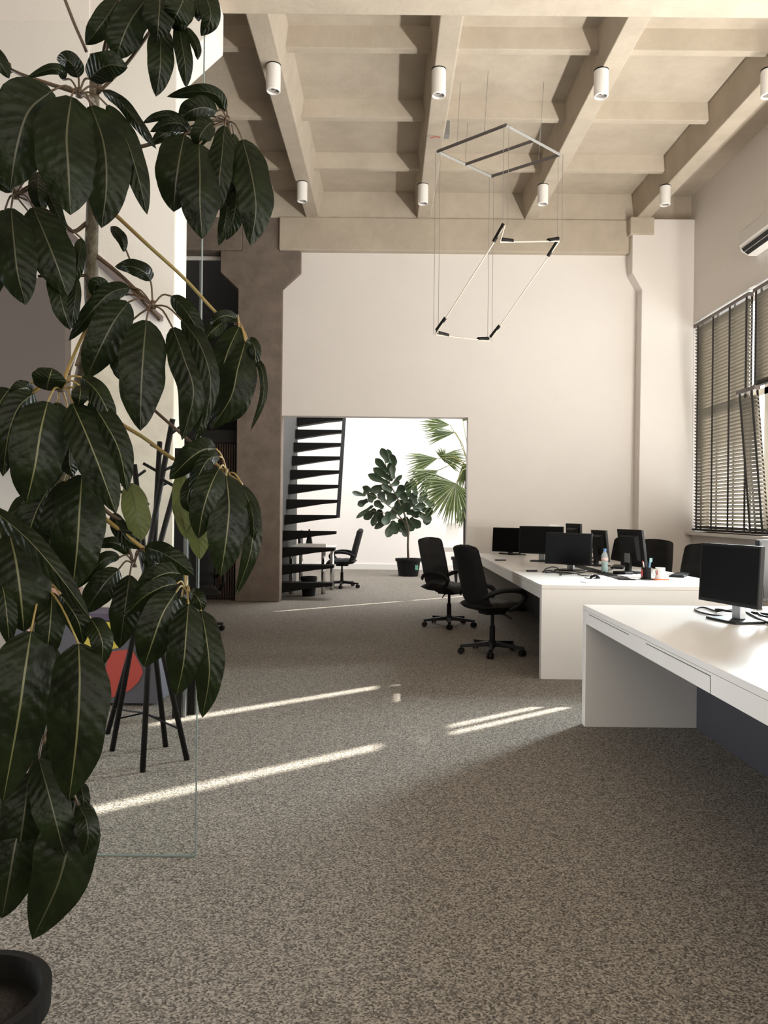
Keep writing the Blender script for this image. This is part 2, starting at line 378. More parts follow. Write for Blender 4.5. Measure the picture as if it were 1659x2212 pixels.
BX = XR + .03
TILT = math.radians(41)
def blind(y0, y1, z0, z1, label, tapes, xt=0.0, skew=0.0, pitch=.046):
    # xt: how far the top leans into the room; skew: how far the foot slides towards the camera
    root = empty('venetian_blind', (BX, (y0 + y1) / 2, z0), 0, label, 'blind', 'venetian blinds along the window wall')
    Lh = (y1 - y0) / 2; Hh = z1 - z0
    def P(x, y, z): 
        t = 1 - z / Hh
        return (x - xt * (z / Hh), y - skew * t, z)
    mb = MB(); w = .026; dx, dz = w * math.cos(TILT), w * math.sin(TILT)
    n = int((Hh - .09) / pitch)
    for i in range(n):
        z = .05 + i * pitch
        q = []
        for sy in (-1, 1):
            for (ax, az) in ((-dx, dz), (dx, -dz)):
                q.append(P(ax, sy * Lh, z + az))
        t = .0015
        mb.hexa([Vector(q[0]) - Vector((0, 0, t)), Vector(q[1]) - Vector((0, 0, t)), Vector(q[3]) - Vector((0, 0, t)), Vector(q[2]) - Vector((0, 0, t)),
                 Vector(q[0]) + Vector((0, 0, t)), Vector(q[1]) + Vector((0, 0, t)), Vector(q[3]) + Vector((0, 0, t)), Vector(q[2]) + Vector((0, 0, t))])
    o = mb.build('slats', M['slat'], root)
    mb = MB()
    def bar(x0, x1, ya, yb, za, zb):
        mb.hexa([P(x0, ya, za), P(x1, ya, za), P(x1, yb, za), P(x0, yb, za), P(x0, ya, zb), P(x1, ya, zb), P(x1, yb, zb), P(x0, yb, zb)])
    bar(-.035, .03, -Lh - .01, Lh + .01, Hh - .045, Hh); mb.build('headrail', M['rail'], root)
    mb = MB(); bar(-.03, .03, -Lh, Lh, 0, .025); mb.build('bottom_rail', M['black_metal'], root)
    for ty in tapes:
        y = ty - (y0 + y1) / 2
        mb = MB()
        bar(-.034, -.0315, y - .026, y + .026, 0, Hh - .04); bar(.0315, .034, y - .026, y + .026, 0, Hh - .04)
        mb.build('ladder_tape', M['tape'], root)
    return root
ZM = 2.82
blind(9.36, 11.0, 1.10, 4.0, 'tall full-length grey venetian blind next to the white corner pilaster', [10.86, 10.36, 9.86, 9.40])
blind(7.865, 9.23, ZM + .02, 4.0, 'short grey venetian blind on the upper sash, right of the bright slit', [9.16, 8.6, 8.0])
blind(8.82, 9.27, 1.10, ZM - .03, 'narrow crooked venetian blind hanging askew from the tilted lower sash', [9.19, 8.89], xt=.17, skew=-.05)
blind(7.93, 8.70, 1.10, ZM - .02, 'grey venetian blind on the lower sash right of the crooked one', [8.5, 8.0])
blind(5.755, 7.70, 1.10, ZM - .02, 'grey venetian blind on the lower sash beside the near desk', [7.3, 6.6, 6.0])
blind(5.755, 7.745, ZM + .02, 4.0, 'grey venetian blind on the upper sash beside the near desk', [7.4, 6.6, 6.0])
blind(12.12, 14.66, 1.10, 4.0, 'full-length venetian blind in the far room, nearer of the two there', [12.3, 13.4, 14.5])
blind(14.72, 17.2, 1.10, 4.0, 'full-length venetian blind in the far room, farther of the two there', [14.9, 16, 17])
# thin post that splits the sunlight at the joint
for i in range(5):
    y1_ = 5.73 - i * 1.70
    blind(y1_ - 1.672, y1_, 1.10, 4.0, ['full-length venetian blind beside the front of the near desk', 'full-length venetian blind second along from the near desk', 'full-length venetian blind level with the camera', 'full-length venetian blind just behind the camera', 'full-length venetian blind in the corner behind the camera'][i], [y1_ - .15, y1_ - .85, y1_ - 1.55])
mb = MB().box(XR + .0, XR + .05, 7.795, 7.83, WZ0, ZM - .02)
mb.box(XR - .0, XR + .06, 7.6, 8.0, ZM - .06, ZM + .06)
struct('trim_2', mb, M['white_frame'])

# ------------------------------------------------------------------ air conditioner
p = at(1588, 573, 9.35)
root = empty('air_conditioner', (XR, 8.0, 4.36), 0, 'white wall air conditioner above the blinds at the right edge', 'air conditioner')
prof = [(0, 0), (-.10, 0), (-.19, .05), (-.215, .12), (-.215, .27), (-.19, .30), (0, .30)]
o = MB().prism([(x, z) for x, z in prof], 'y', -1.1 + .2, 1.15); o = o.build('body', M['white'], root, bevel=.012)
for k, (xa, za, xb, zb) in enumerate(((-.125, .008, -.165, .030), (-.175, .036, -.20, .075))):
    nrm = Vector((-(zb - za), 0, xb - xa)).normalized() * .006
    mb = MB(); A = Vector((xa, 0, za)); B = Vector((xb, 0, zb))
    mb.hexa([A + nrm + Vector((0, -.85, 0)), B + nrm + Vector((0, -.85, 0)), B + nrm + Vector((0, 1.10, 0)), A + nrm + Vector((0, 1.10, 0)),
             A - nrm + Vector((0, -.85, 0)), B - nrm + Vector((0, -.85, 0)), B - nrm + Vector((0, 1.10, 0)), A - nrm + Vector((0, 1.10, 0))])
    mb.build('air_vent', M['black_plastic'], root)

# ------------------------------------------------------------------ downlights
spots = [(591, 141, 7.1, 'on the leftmost ceiling joist, the nearer of its two'), (948, 150, 7.1, 'on the second joist from the left, the nearer of its two'), (1299, 152, 7.1, 'on the third joist from the left, the nearer of its two'), (1660, 152, 7.1, 'on the rightmost joist, cut by the picture edge'),
         (653, 394, 9.95, 'on the leftmost ceiling joist, near the far beam'), (914, 399, 9.95, 'on the second joist from the left, near the far beam'), (1173, 400, 9.95, 'on the third joist from the left, near the far beam'), (1437, 402, 9.95, 'on the rightmost joist, near the far beam')]
def make_downlight():
    root = empty('ceiling_spotlight', (0, 0, 0))
    MB().lathe([(.064, 0), (.066, -.01), (.066, -.235), (.060, -.242), (.054, -.242), (.050, -.20), (0.0, -.19)], seg=28).build('housing', M['lamp_white'], root, smooth=False)
    MB().lathe([(.048, -.226), (.040, -.20), (.030, -.196), (0, -.196)], seg=20).build('reflector', M['lamp_inside'], root, smooth=True)
    MB().lathe([(.022, -.225), (.026, -.218), (.02, -.20), (.0, -.20)], seg=16).build('bulb', M['black_plastic'], root, smooth=True)
    MB().lathe([(.067, .004), (.068, 0), (.068, -.008), (.064, -.008)], seg=28).build('collar', M['black_metal'], root)
    return root
proto = None
for px, py, Y, w in spots:
    q = at(px, py + 4, Y)
    # slide along Y so that it touches the joist bottom
    best = min((abs(at(px, py, yy / 100).z - zj(yy / 100)), yy / 100) for yy in range(600, 1120))[1]
    q = at(px, py, best)
    if proto is None: proto = make_downlight(); o = proto
    else: o = copy_tree(proto)
    o.location = (q.x, q.y, zj(q.y) - .002)
    tag(o, 'white cylinder spotlight ' + w, 'ceiling light', 'cylinder spotlights on the joists')

# ------------------------------------------------------------------ pendant light
M['tube'] = mat('cream_tube', (.62, .57, .49, 1), .5)
root = empty('pendant_light', (1.2, 8.4, 3.2), 0, 'thin tilted parallelogram pendant light of white tubes hung from a metal frame', 'pendant light')
FZ = 5.2
def fr(px, py):
    best = min((abs(at(px, py, yy / 100).z - FZ), yy / 100) for yy in range(600, 1120))[1]
    return at(px, py, best)
cL, cN, cR, cF = fr(945, 327), fr(1093, 270), fr(1210, 334), fr(1061, 381)
def bars(p, q, m, name):
    MB().tube([p - Vector(root.location), q - Vector(root.location)], .018, 4, 0, 1).build(name, m, root)
bars(cL, cN, M['dark_metal'], 'canopy_bar'); bars(cF, cR, M['dark_metal'], 'canopy_bar'); bars(cN, cR, M['pale_metal'], 'canopy_bar'); bars(cL, cF, M['pale_metal'], 'canopy_bar')
bars((cL + cF) / 2, (cN + cR) / 2, M['dark_metal'], 'canopy_bar')
rl = Vector(root.location)
def below(c, px, py): q = at(px, py, c.y); return Vector((c.x, c.y, q.z))
bL, bN, bR, bF = below(cL, 940, 723), below(cN, 1094, 486), below(cR, 1211, 521), below(cF, 1060, 737)
bN2 = at(1080, 523, cN.y)
for (p, q) in ((bL, bN), (bF, bR), (bL, bF), (bN2, bR), (bN, bN2)):
    if (p - q).length < .4:
        MB().tube([p - rl, q - rl], .0075, 8).build('light_tube', M['tube'], root); continue
    d = (q - p).normalized()
    t = MB().tube([p - rl, q - rl], .0075, 8).build('light_tube', M['tube'], root)
    for (e, s) in ((p, 1), (q, -1)):
        MB().tube([e + d * s * .02 - rl + Vector((0, 0, .03)), e + d * s * .20 - rl + Vector((0, 0, .012))], .019, 8).build('socket', M['black_plastic'], t)
for c, b in ((cL, bL), (cN, bN), (cR, bR), (cF, bF)):
    for dx in (-.02, .03):
        MB().tube([c + Vector((dx, 0, 0)) - rl, b + Vector((dx, 0, 0)) - rl], .0028, 5).build('suspension_wire', M['pale_metal'], root)
for c in (cL * .7 + cN * .3, cL * .3 + cN * .7, cR * .6 + cN * .4, (cL + cF) / 2, cF * .3 + cR * .7):
    top = zj(c.y) + .36
    MB().tube([c - rl, Vector((c.x + .02, c.y - .1, top)) - rl], .003, 5).build('suspension_wire', M['pale_metal'], root)
q = at(957, 276, 8.6)
mb = MB().box(q.x + .0, q.x + .07, q.y - .05, q.y + .05, q.z - .1, q.z + .1)
tag(mb.build('junction_box', M['grey_metal']), 'small grey junction box on the side of the second joist above the pendant frame', 'junction box')
a, b = at(930, 298, 8.5), at(950, 297, 8.55)
tag(MB().tube([a, (a + b) / 2 + Vector((0, 0, .01)), b, b + Vector((.02, 0, .07))], .004, 6).build('red_wire', M['red']), 'short loose red wire end on the second joist below the junction box', 'wire')

# ------------------------------------------------------------------ desks
DX0, DX1, DM = 1.235, 2.82, 1.92
def desk(y0, y1, label, near):
    root = empty('desk', (DX0, y0, 0), 0, label, 'desk', 'long white double desks')
    L = y1 - y0; Wd = DX1 - DX0
    MB().box(0, Wd, 0, L, .715, .745).build('desk_top', M['white'], root, bevel=.002)
    MB().box(0, .035, .075, L - .075, .635, .714).build('apron', M['white'], root)
    MB().box(Wd - .035, Wd, .075, L - .075, .635, .714).build('apron', M['white'], root)
    for yy in ((0, .075), (L - .075, L)):
        MB().box(0.0, Wd, yy[0], yy[1], 0, .714).build('end_panel', M['white'], root, bevel=.002)
    MB().box(DM - DX0, DM - DX0 + .03, .08, L - .08, 0, .70).build('modesty_panel', M['grey_panel'], root)
    return root
far_desk = desk(6.16, 11.0, 'long white desk against the back wall with many monitors on it', False)
near_desk = desk(.9, 4.87, 'long white desk at the right edge, nearest the camera, with one big monitor in view', True)
for ya, yb in ((3.95, 4.72), (2.95, 3.68)):
    mb = MB().box(-.0015, .001, ya - .9, yb - .9, .700, .7035); mb.build('drawer_seam', M['seam'], near_desk)
MB().box(-.0015, .001, 2.05, 2.053, .637, .70).build('drawer_seam', M['seam'], near_desk)
# cable slot of the far desk
mb = MB(); sx = 2.02
for i in range(5): mb.box(sx + i * .028, sx + i * .028 + .012, 6.75, 8.6, .7455, .752)
mb.box(sx - .01, sx + .135, 6.72, 6.75, .7455, .753); mb.box(sx - .01, sx + .135, 8.6, 8.63, .7455, .753)
mb.box(sx - .012, sx + .136, 7.6, 7.62, .7455, .753)
tag(mb.build('cable_grille', M['black_plastic']), 'long black slotted cable grille let into the middle of the far desk', 'cable grille')

# ------------------------------------------------------------------ monitors
def monitor(loc, face, label, w=.51, h=.31, z0=.10, back_stand='grey', lean=4, cat='monitor'):
    # face = heading (rad) the screen looks towards; local: screen looks to -Y
    root = empty('monitor', loc, face + PI / 2, label, cat, 'computer monitors on the desks')
    mb = MB(); tl = math.tan(math.radians(lean))
    z1 = z0 + h
    def Y(z): return (z - z0) * tl
    mb.hexa([(-w / 2, -.012, z0), (w / 2, -.012, z0), (w / 2, .016, z0), (-w / 2, .016, z0), (-w / 2, -.012 + Y(z1), z1), (w / 2, -.012 + Y(z1), z1), (w / 2, .016 + Y(z1), z1), (-w / 2, .016 + Y(z1), z1)])
    hs = mb.build('housing', M['black_plastic'], root, bevel=.003)
    mb = MB()
    mb.hexa([(-w * .36, .017, z0 + .05), (w * .36, .017, z0 + .05), (w * .28, .05, z0 + .07), (-w * .28, .05, z0 + .07), (-w * .36, .017 + Y(z1 - .05), z1 - .05), (w * .36, .017 + Y(z1 - .05), z1 - .05), (w * .28, .05 + Y(z1 - .07), z1 - .07), (-w * .28, .05 + Y(z1 - .07), z1 - .07)])
    mb.build('back_cover', M['black_plastic'], hs, bevel=.006)
    e = .012
    mb = MB().quad([(-w / 2 + e, -.0128, z0 + e + .006), (w / 2 - e, -.0128, z0 + e + .006), (w / 2 - e, -.0128 + Y(z1 - e), z1 - e), (-w / 2 + e, -.0128 + Y(z1 - e), z1 - e)])
    mb = MB().hexa([(-w / 2 + e, -.0132 + Y(z0 + e), z0 + e + .006), (w / 2 - e, -.0132 + Y(z0 + e), z0 + e + .006), (w / 2 - e, -.011 + Y(z0 + e), z0 + e + .006), (-w / 2 + e, -.011 + Y(z0 + e), z0 + e + .006),
                    (-w / 2 + e, -.0132 + Y(z1 - e), z1 - e), (w / 2 - e, -.0132 + Y(z1 - e), z1 - e), (w / 2 - e, -.011 + Y(z1 - e), z1 - e), (-w / 2 + e, -.011 + Y(z1 - e), z1 - e)])
    mb.build('screen', M['screen'], root)
    sm = M['grey_metal'] if back_stand == 'grey' else M['black_plastic']
    mb = MB().hexa([(-.035, .05, .012), (.035, .05, .012), (.035, .085, .012), (-.035, .085, .012), (-.03, .045, z0 + .16), (.03, .045, z0 + .16), (.03, .075, z0 + .16), (-.03, .075, z0 + .16)])
    mb.build('stand_neck', sm, root, bevel=.004)
    mb = MB().box(-.12, .12, -.05, .14, 0, .012); mb.build('stand_foot', M['black_plastic'], root, bevel=.004)
    return root
TZ = .7465
def on_desk(px, py): q = onfloor(px, py, TZ); return Vector((q.x, q.y, TZ))
def face(dx, dy): return math.atan2(dy, dx)
# near desk
monitor((1.83, 4.16, TZ), face(-.97, -.25), 'big black monitor on grey stand alone at the near desk, nearest the camera', .47, .32, .09, lean=3)
monitor((2.29, 4.46, TZ), face(.55, -.83), 'black monitor cut by the right picture edge, behind the nearest monitor', .50, .34, .09, 'black')
# far desk, left row
monitor(on_desk(1226, 1233), face(-.66, -.75), 'black monitor at the near end of the far desk, cables round its foot', .50, .315, .06)
monitor(on_desk(1168, 1213), face(-.38, -.92), 'widest black monitor of the far desk, on a grey neck between two others', .52, .325, .09)
monitor(on_desk(1098, 1197), face(-.60, -.80), 'farthest black monitor on the left row of the far desk', .50, .335, .03)
# right row (backs)
monitor(on_desk(1370, 1237), face(.95, .30), 'black monitor seen from behind with a pale sticker on its back', .40, .36, .06, 'black', lean=8)
monitor(on_desk(1300, 1222), face(.985, .17), 'thin dark monitor turned almost edge-on behind the water bottle', .36, .34, .05, 'black', lean=6)
monitor(on_desk(1241, 1212), face(.96, .28), 'dark monitor whose top shows above the near left monitor', .34, .40, .05, 'black', lean=2)
q = on_desk(1197, 1204)
root = empty('document_holder', q, math.radians(-10), 'pale upright board standing behind the widest monitor', 'board')
MB().hexa([(-.05, 0, 0), (.09, 0, 0), (.09, .02, 0), (-.05, .02, 0), (-.06, .05, .43), (.06, .05, .42), (.06, .07, .42), (-.06, .07, .43)]).build('board', M['paper'], root)
# the sticker on the back of the nearest right-row monitor
mon_b = [o for o in bpy.data.objects if o.get('label', '').startswith('black monitor seen from behind')][0]
mb = MB().box(-.045, .03, .088, .092, .10, .19); mb.build('sticker', M['grey_metal'], mon_b)

# ------------------------------------------------------------------ small things on the desks
# bottle
q = on_desk(1306, 1237)
root = empty('water_bottle', q, 0, 'half full clear plastic water bottle with blue cap on the far desk', 'bottle')
MB().lathe([(.028, 0), (.033, .006), (.033, .05), (.029, .075), (.033, .10), (.033, .155), (.026, .18), (.014, .20), (.013, .21)], seg=20).build('body', M['bottle'], root, smooth=True)
MB().lathe([(.027, .003), (.0315, .008), (.0315, .05), (.0275, .075), (.031, .095), (0, .095)], seg=20).build('water', M['water'], root, smooth=True)
MB().lathe([(.0335, .115), (.0335, .145)], seg=20).build('label', M['label_pink'], root, smooth=True)
MB().lathe([(.0155, .208), (.0155, .232), (0, .234)], seg=16).build('cap', M['blue_cap'], root)
# pen cup
q = on_desk(1396, 1251)
root = empty('pen_cup', q, 0, 'black pencil cup crowded with pens on the far desk', 'pen cup')
mb = MB().lathe([(0, .002), (.042, .002), (.042, .10), (.045, .104), (.039, .104), (.039, .006), (0, .006)], seg=20)
mb.build('cup', M['black_metal'], root); MB().box(-.045, .045, -.045, .045, 0, .006).build('foot', M['black_metal'], root)
MB().box(-.0435, -.041, -.03, .012, .02, .085).build('sticker', M['mug_red'], root)
for i, (dx, dy, tx, ty, hh, mm) in enumerate(((-.02, 0, -.035, 0, .16, 'red'), (-.01, .01, -.02, .02, .15, 'paper'), (0, -.01, .005, -.015, .145, 'black_plastic'), (.012, .0, .03, .005, .16, 'blue_cap'), (.02, .01, .045, .012, .175, 'teal'), (-.015, -.015, -.04, -.02, .14, 'black_plastic'))):
    MB().tube([(dx, dy, .01), (tx, ty, hh)], .004, 6).build('pen', M[mm], root)
MB().box(.028, .052, .0, .006, .15, .185).build('ruler', M['teal'], root)
# mug on coaster
q = on_desk(1426, 1252)
tag(MB().box(-.062, .062, -.05, .05, 0, .007).build('coaster', M['orange'], loc=None), 'flat orange coaster under the white mug', 'coaster').location = q
root = empty('mug', q + Vector((0, 0, .0075)), 0, 'white mug with a red mark beside the pencil cup', 'mug')
MB().lathe([(0, 0), (.040, 0), (.041, .004), (.041, .098), (.038, .098), (.037, .008), (0, .008)], seg=28).build('cup', M['mug_white'], root, smooth=False)
MB().tube([(-.039, -.006, .08), (-.06, -.01, .078), (-.070, -.012, .055), (-.06, -.01, .028), (-.039, -.006, .02)], .006, 8).build('handle', M['mug_white'], root, smooth=True)
mb = MB()
for (z0_, z1_, a0, a1) in ((.035, .055, 3.55, 3.85), (.055, .075, 3.6, 3.8)):
    pts = []
    for t in range(4):
        an = a0 + (a1 - a0) * t / 3; pts.append(an)
    for t in range(3):
        c0, s0, c1, s1 = math.cos(pts[t]) * .0416, math.sin(pts[t]) * .0416, math.cos(pts[t + 1]) * .0416, math.sin(pts[t + 1]) * .0416
        mb.quad([(c0, s0, z0_), (c1, s1, z0_), (c1, s1, z1_), (c0, s0, z1_)])
mb.build('red_mark', M['mug_red'], root)
# keyboard
def keyboard(q, rz, label):
    root = empty('keyboard', q, rz, label, 'keyboard', 'keyboards on the far desk')
    MB().box(-.21, .21, -.065, .065, 0, .016).build('base', M['black_plastic'], root, bevel=.004)
    mb = MB()
    for r in range(5):
        for c in range(15): mb.box(-.2 + c * .0268, -.2 + c * .0268 + .022, -.055 + r * .022, -.055 + r * .022 + .018, .0162, .0215)
    mb.build('keys', M['black_plastic'], root)
keyboard(on_desk(1468, 1244), math.radians(62), 'black keyboard lying right of the white mug')
keyboard(on_desk(1335, 1226), math.radians(70), 'black keyboard lying behind the water bottle')
def mouse(q, rz, label, m):
    root = empty('computer_mouse', q, rz, label, 'mouse')
    mb = MB()
    def fn(u, v):
        a = 2 * PI * u; e = PI / 2 * v
        return (.05 * math.cos(a) * math.cos(e), .03 * math.sin(a) * math.cos(e), .034 * math.sin(e))
    mb.grid(fn, 20, 6); mb.build('body', M[m], root, smooth=True)
    MB().lathe([(0.004, -.003), (.008, -.002), (.008, .002), (.004, .003)], (.03, 0, .026), 12, axis='y').build('scroll_wheel', M['grey_metal'], root)
    return root
mouse(on_desk(1286, 1249), 2.6, 'black mouse near the edge of the far desk', 'black_plastic')
q = on_desk(1639, 1322); mouse(q, .6, 'white mouse behind the stand of the nearest monitor', 'mug_white')
# phones / dark flat things
for (px, py, a, b, rz, lab) in ((1081, 1211, .13, .035, .1, 'small black pocket thing lying near the far end of the desk edge'), (1149, 1234.5, .10, .05, .3, 'flat black phone lying on the left side of the far desk')):
    o = MB().box(-a / 2, a / 2, -b / 2, b / 2, 0, .014).build('phone', M['black_plastic'], bevel=.003)
    o.location = on_desk(px, py); o.rotation_euler.z = rz; tag(o, lab, 'phone')
o = MB().box(-.012, .012, -.01, .01, 0, .01).build('usb_stick', M['black_plastic'], bevel=.002); o.location = on_desk(1211, 1243); tag(o, 'tiny black plug lying in front of the near left monitor of the far desk', 'plug')
o = MB().box(-.09, .09, -.06, .06, 0, .004).build('paper_sheet', M['paper']); o.location = on_desk(1282, 1257.5) + Vector((0, 0, 0)); o.rotation_euler.z = .2; tag(o, 'small white sheet of paper at the front edge of the far desk', 'paper')
o = MB().box(-.15, .15, -.10, .10, 0, .012).build('paper_stack', M['paper']); o.location = on_desk(1378, 1246); o.rotation_euler.z = .2; tag(o, 'stack of white paper left of the pencil cup', 'paper')
o = MB().box(-.05, .05, -.08, .08, 0, .03).build('card_reader', M['black_plastic'], bevel=.008); o.location = on_desk(1345, 1241); o.rotation_euler.z = .5; tag(o, 'small black box with a cable on the middle of the far desk', 'box')
# cables
def cable(pts, r, label, name='cable', grp='black cables on the desks', on=on_desk, closed=False):
    P = [on(x, y) + Vector((0, 0, r + dz)) for x, y, dz in pts]
    Q = []
    for i in range(len(P) - 1):
        p0_, p1_, p2_, p3_ = P[max(i - 1, 0)], P[i], P[i + 1], P[min(i + 2, len(P) - 1)]
        for k in range(6):
            t = k / 6
            Q.append(.5 * ((2 * p1_) + (-p0_ + p2_) * t + (2 * p0_ - 5 * p1_ + 4 * p2_ - p3_) * t * t + (-p0_ + 3 * p1_ - 3 * p2_ + p3_) * t ** 3))
    Q.append(P[-1])
    o = MB().tube(Q, r, 6).build(name, M['black_plastic'], smooth=True); return tag(o, label, 'cable', grp)
cable([(1574, 1335, 0), (1530, 1329, 0), (1506, 1322, 0), (1503, 1316, 0), (1520, 1314, 0), (1545, 1322, 0), (1552, 1324, .004), (1580, 1318, 0), (1600, 1314, 0)], .0055, 'black cable looping left of the nearest monitor stand')
cable([(1545, 1323, .01), (1555, 1324, .012), (1575, 1325, .006), (1610, 1325, 0), (1640, 1340, 0), (1659, 1348, 0), (1700, 1365, 0)], .007, 'black cable with a plug running behind the nearest monitor stand to the picture edge')
cable([(1610, 1312, 0), (1630, 1318, 0), (1645, 1332, 0), (1680, 1338, 0)], .006, 'black cable crossing to the right picture edge behind the nearest monitor')
cable([(1174, 1237, 0), (1180, 1231, .006), (1195, 1228, .01), (1206, 1232, .006), (1190, 1237, .002), (1178, 1238, 0), (1210, 1237, 0), (1240, 1240, 0)], .006, 'black cable coiled left of the near left monitor foot')
cable([(1172, 1236, 0), (1186, 1234, .004), (1200, 1236, 0), (1218, 1241, 0), (1254, 1238, 0), (1270, 1236, 0), (1300, 1238, .004)], .005, 'thin black cable trailing from the near left monitor to the middle of the far desk')
cable([(1248, 1241, 0), (1262, 1245, 0), (1290, 1243, 0), (1312, 1235, .006), (1330, 1228, 0)], .005, 'thin black cable curving in front of the water bottle')
cable([(1345, 1240, .01), (1352, 1232, .02), (1358, 1237, .01), (1366, 1243, 0), (1378, 1240, 0)], .003, 'fine black cable curling over the small black box')
cable([(1262, 1207, .0), (1270, 1203, .03), (1280, 1202, .05), (1284, 1208, .03), (1275, 1212, .01), (1264, 1213, 0), (1272, 1218, 0), (1284, 1216, .01)], .012, 'thick black cable heap behind the near left monitor')
cable([(1078, 1196, 0), (1088, 1197, .004), (1100, 1199, 0), (1120, 1199, 0), (1135, 1200, 0)], .008, 'black cable under the farthest left monitor')
cable([(1286, 1250, .01), (1276, 1251, 0), (1264, 1249, 0)], .004, 'short black lead of the mouse on the far desk')

# ------------------------------------------------------------------ office chairs
def make_chair(name='office_chair'):
    root = empty(name)      # faces +X
    # backrest: padded curved shell
    mb = MB()
    NV, NU = 22, 12
    def prof(v):            # side profile of the back, v 0..1 bottom..top
        z = .40 + .62 * v
        x = -.19 - .15 * v ** 1.15 + .10 * max(0, (.22 - v) / .22) ** 2
        return x, z
    def halfw(v):
        w = .222 + .012 * math.sin(PI * v)
        if v > .90: w *= max(0, 1 - ((v - .90) / .1005) ** 3.2) ** .42 * .999
        if v < .1: w *= .80 + .2 * v / .1
        return max(w, .05 if v > .5 else .1)
    def shell(side):
        def fn(u, v):
            x, z = prof(v); hw = halfw(v); s = 2 * u - 1
            wr = .045 * s * s
            th = .036 * (1 - abs(s) ** 6) ** .5 * min(1, (1.0001 - v) / .06) ** .5 * min(1, v / .05 + .3) ** .5
            if side > 0:
                th += .007 * abs(math.sin(PI * 5 * v)) * (1 - s ** 4) - .003
            return (x + wr + side * th, s * hw, z)
        return fn
    mb.grid(shell(1), NU, 44); mb.grid(shell(-1), NU, 30)
    # rim joining both shells
    mb.build('backrest', M['black_fabric'], root, smooth=True)
    mb = MB()
    def seat(top):
        def fn(u, v):
            x = -.24 + .50 * u; s = 2 * v - 1
            e = (1 - abs(2 * u - 1) ** 5) ** .5 * (1 - abs(s) ** 5) ** .5
            drop = .04 * max(0, (u - .75) / .25) ** 2
            return (x, s * .235, .455 - drop + (.045 if top else -.05) * e + (.004 * math.sin(u * 22) * e if top else 0))
        return fn
    mb.grid(seat(1), 20, 14); mb.grid(seat(0), 14, 10)
    mb.build('seat', M['black_fabric'], root, smooth=True)
    for s in (-1, 1):
        pts = [(-.225, s * .225, .545), (-.17, s * .265, .585), (-.08, s * .285, .612), (.04, s * .29, .617), (.13, s * .287, .600), (.175, s * .28, .565), (.17, s * .27, .52), (.12, s * .25, .47), (.05, s * .22, .425)]
        Q = []
        P = [Vector(p) for p in pts]
        for i in range(len(P) - 1):
            a0, a1, a2, a3 = P[max(i - 1, 0)], P[i], P[i + 1], P[min(i + 2, len(P) - 1)]
            for k in range(4):
                t = k / 4; Q.append(.5 * ((2 * a1) + (-a0 + a2) * t + (2 * a0 - 5 * a1 + 4 * a2 - a3) * t * t + (-a0 + 3 * a1 - 3 * a2 + a3) * t ** 3))
        Q.append(P[-1])
        MB().tube(Q, .024, 8, flat=.55, upv=(0, 1, 0)).build('arm', M['black_plastic'], root, smooth=True)
    MB().box(-.11, .10, -.08, .08, .37, .415).build('tilt_mechanism', M['black_metal'], root, bevel=.01)
    MB().tube([(.02, -.07, .385), (.05, -.16, .375), (.07, -.22, .35)], .007, 6).build('lever', M['black_plastic'], root)
    MB().lathe([(.016, .38), (.016, .26), (.026, .26), (.027, .10), (.035, .06)], seg=14).build('gas_column', M['black_metal'], root)
    base = empty
    mb = MB()
    for k in range(5):
        a = 2 * PI * k / 5 + .35
        c, s = math.cos(a), math.sin(a)
        n = Vector((-s, c, 0)); d = Vector((c, s, 0))
        p = [d * .02 - n * .028 + Vector((0, 0, .07)), d * .30 - n * .016 + Vector((0, 0, .062)), d * .30 + n * .016 + Vector((0, 0, .062)), d * .02 + n * .028 + Vector((0, 0, .07)),
             d * .02 - n * .022 + Vector((0, 0, .115)), d * .31 - n * .013 + Vector((0, 0, .085)), d * .31 + n * .013 + Vector((0, 0, .085)), d * .02 + n * .022 + Vector((0, 0, .115))]
        mb.hexa(p)
    mb.lathe([(.034, .065), (.038, .12), (.03, .125)], seg=14)
    sb = mb.build('star_base', M['black_plastic'], root)
    for k in range(5):
        a = 2 * PI * k / 5 + .35
        w = MB(); cx, cy = .295 * math.cos(a), .295 * math.sin(a)
        ang = a + 1.1
        for s in (-1, 1):
            t = Vector((math.cos(ang), math.sin(ang), 0)) * .016 * s
            tmp = MB().lathe([(.012, -.009), (.029, -.009), (.030, 0), (.029, .009), (.012, .009)], (0, 0, 0), 14, axis='x')
            R = Matrix.Rotation(ang, 3, 'Z'); n0 = len(w.v)
            w.v += [R @ v + Vector((cx, cy, .030)) + t for v in tmp.v]; w.f += [tuple(n0 + i for i in f) for f in tmp.f]; w.m += tmp.m
        w.tube([(cx, cy, .03), (cx, cy, .065)], .01, 8)
        w.build('caster', M['black_plastic'], sb)
    return root
chair_spots = [
    ((.735, 9.0), face(.75, -.66), 'black leather office chair with stitched back, farther one left of the far desk'),
    ((1.0, 7.27), face(.92, .39), 'black leather office chair seen from behind, nearer one left of the far desk'),
    ((2.80, 9.42), face(-.75, -.66), 'black office chair whose back leans behind the stickered monitor on the far desk'),
    ((2.82, 8.5), face(-.6, -.8), 'black office chair right of the stickered monitor, on the window side of the far desk'),
    ((2.86, 7.35), face(-.80, -.60), 'black office chair between the far desk and the nearest monitor'),
    ((-.76, 13.45), face(-1, .05), 'black office chair in side view at the glass-topped table in the far room'),
    ((-2.05, 8.35), face(.35, -.9), 'black office chair mostly hidden behind the umbrella tree and coat rack'),
    ((3.1, 3.9), face(-.9, .3), 'black office chair on the window side of the near desk'),
]
proto = make_chair()
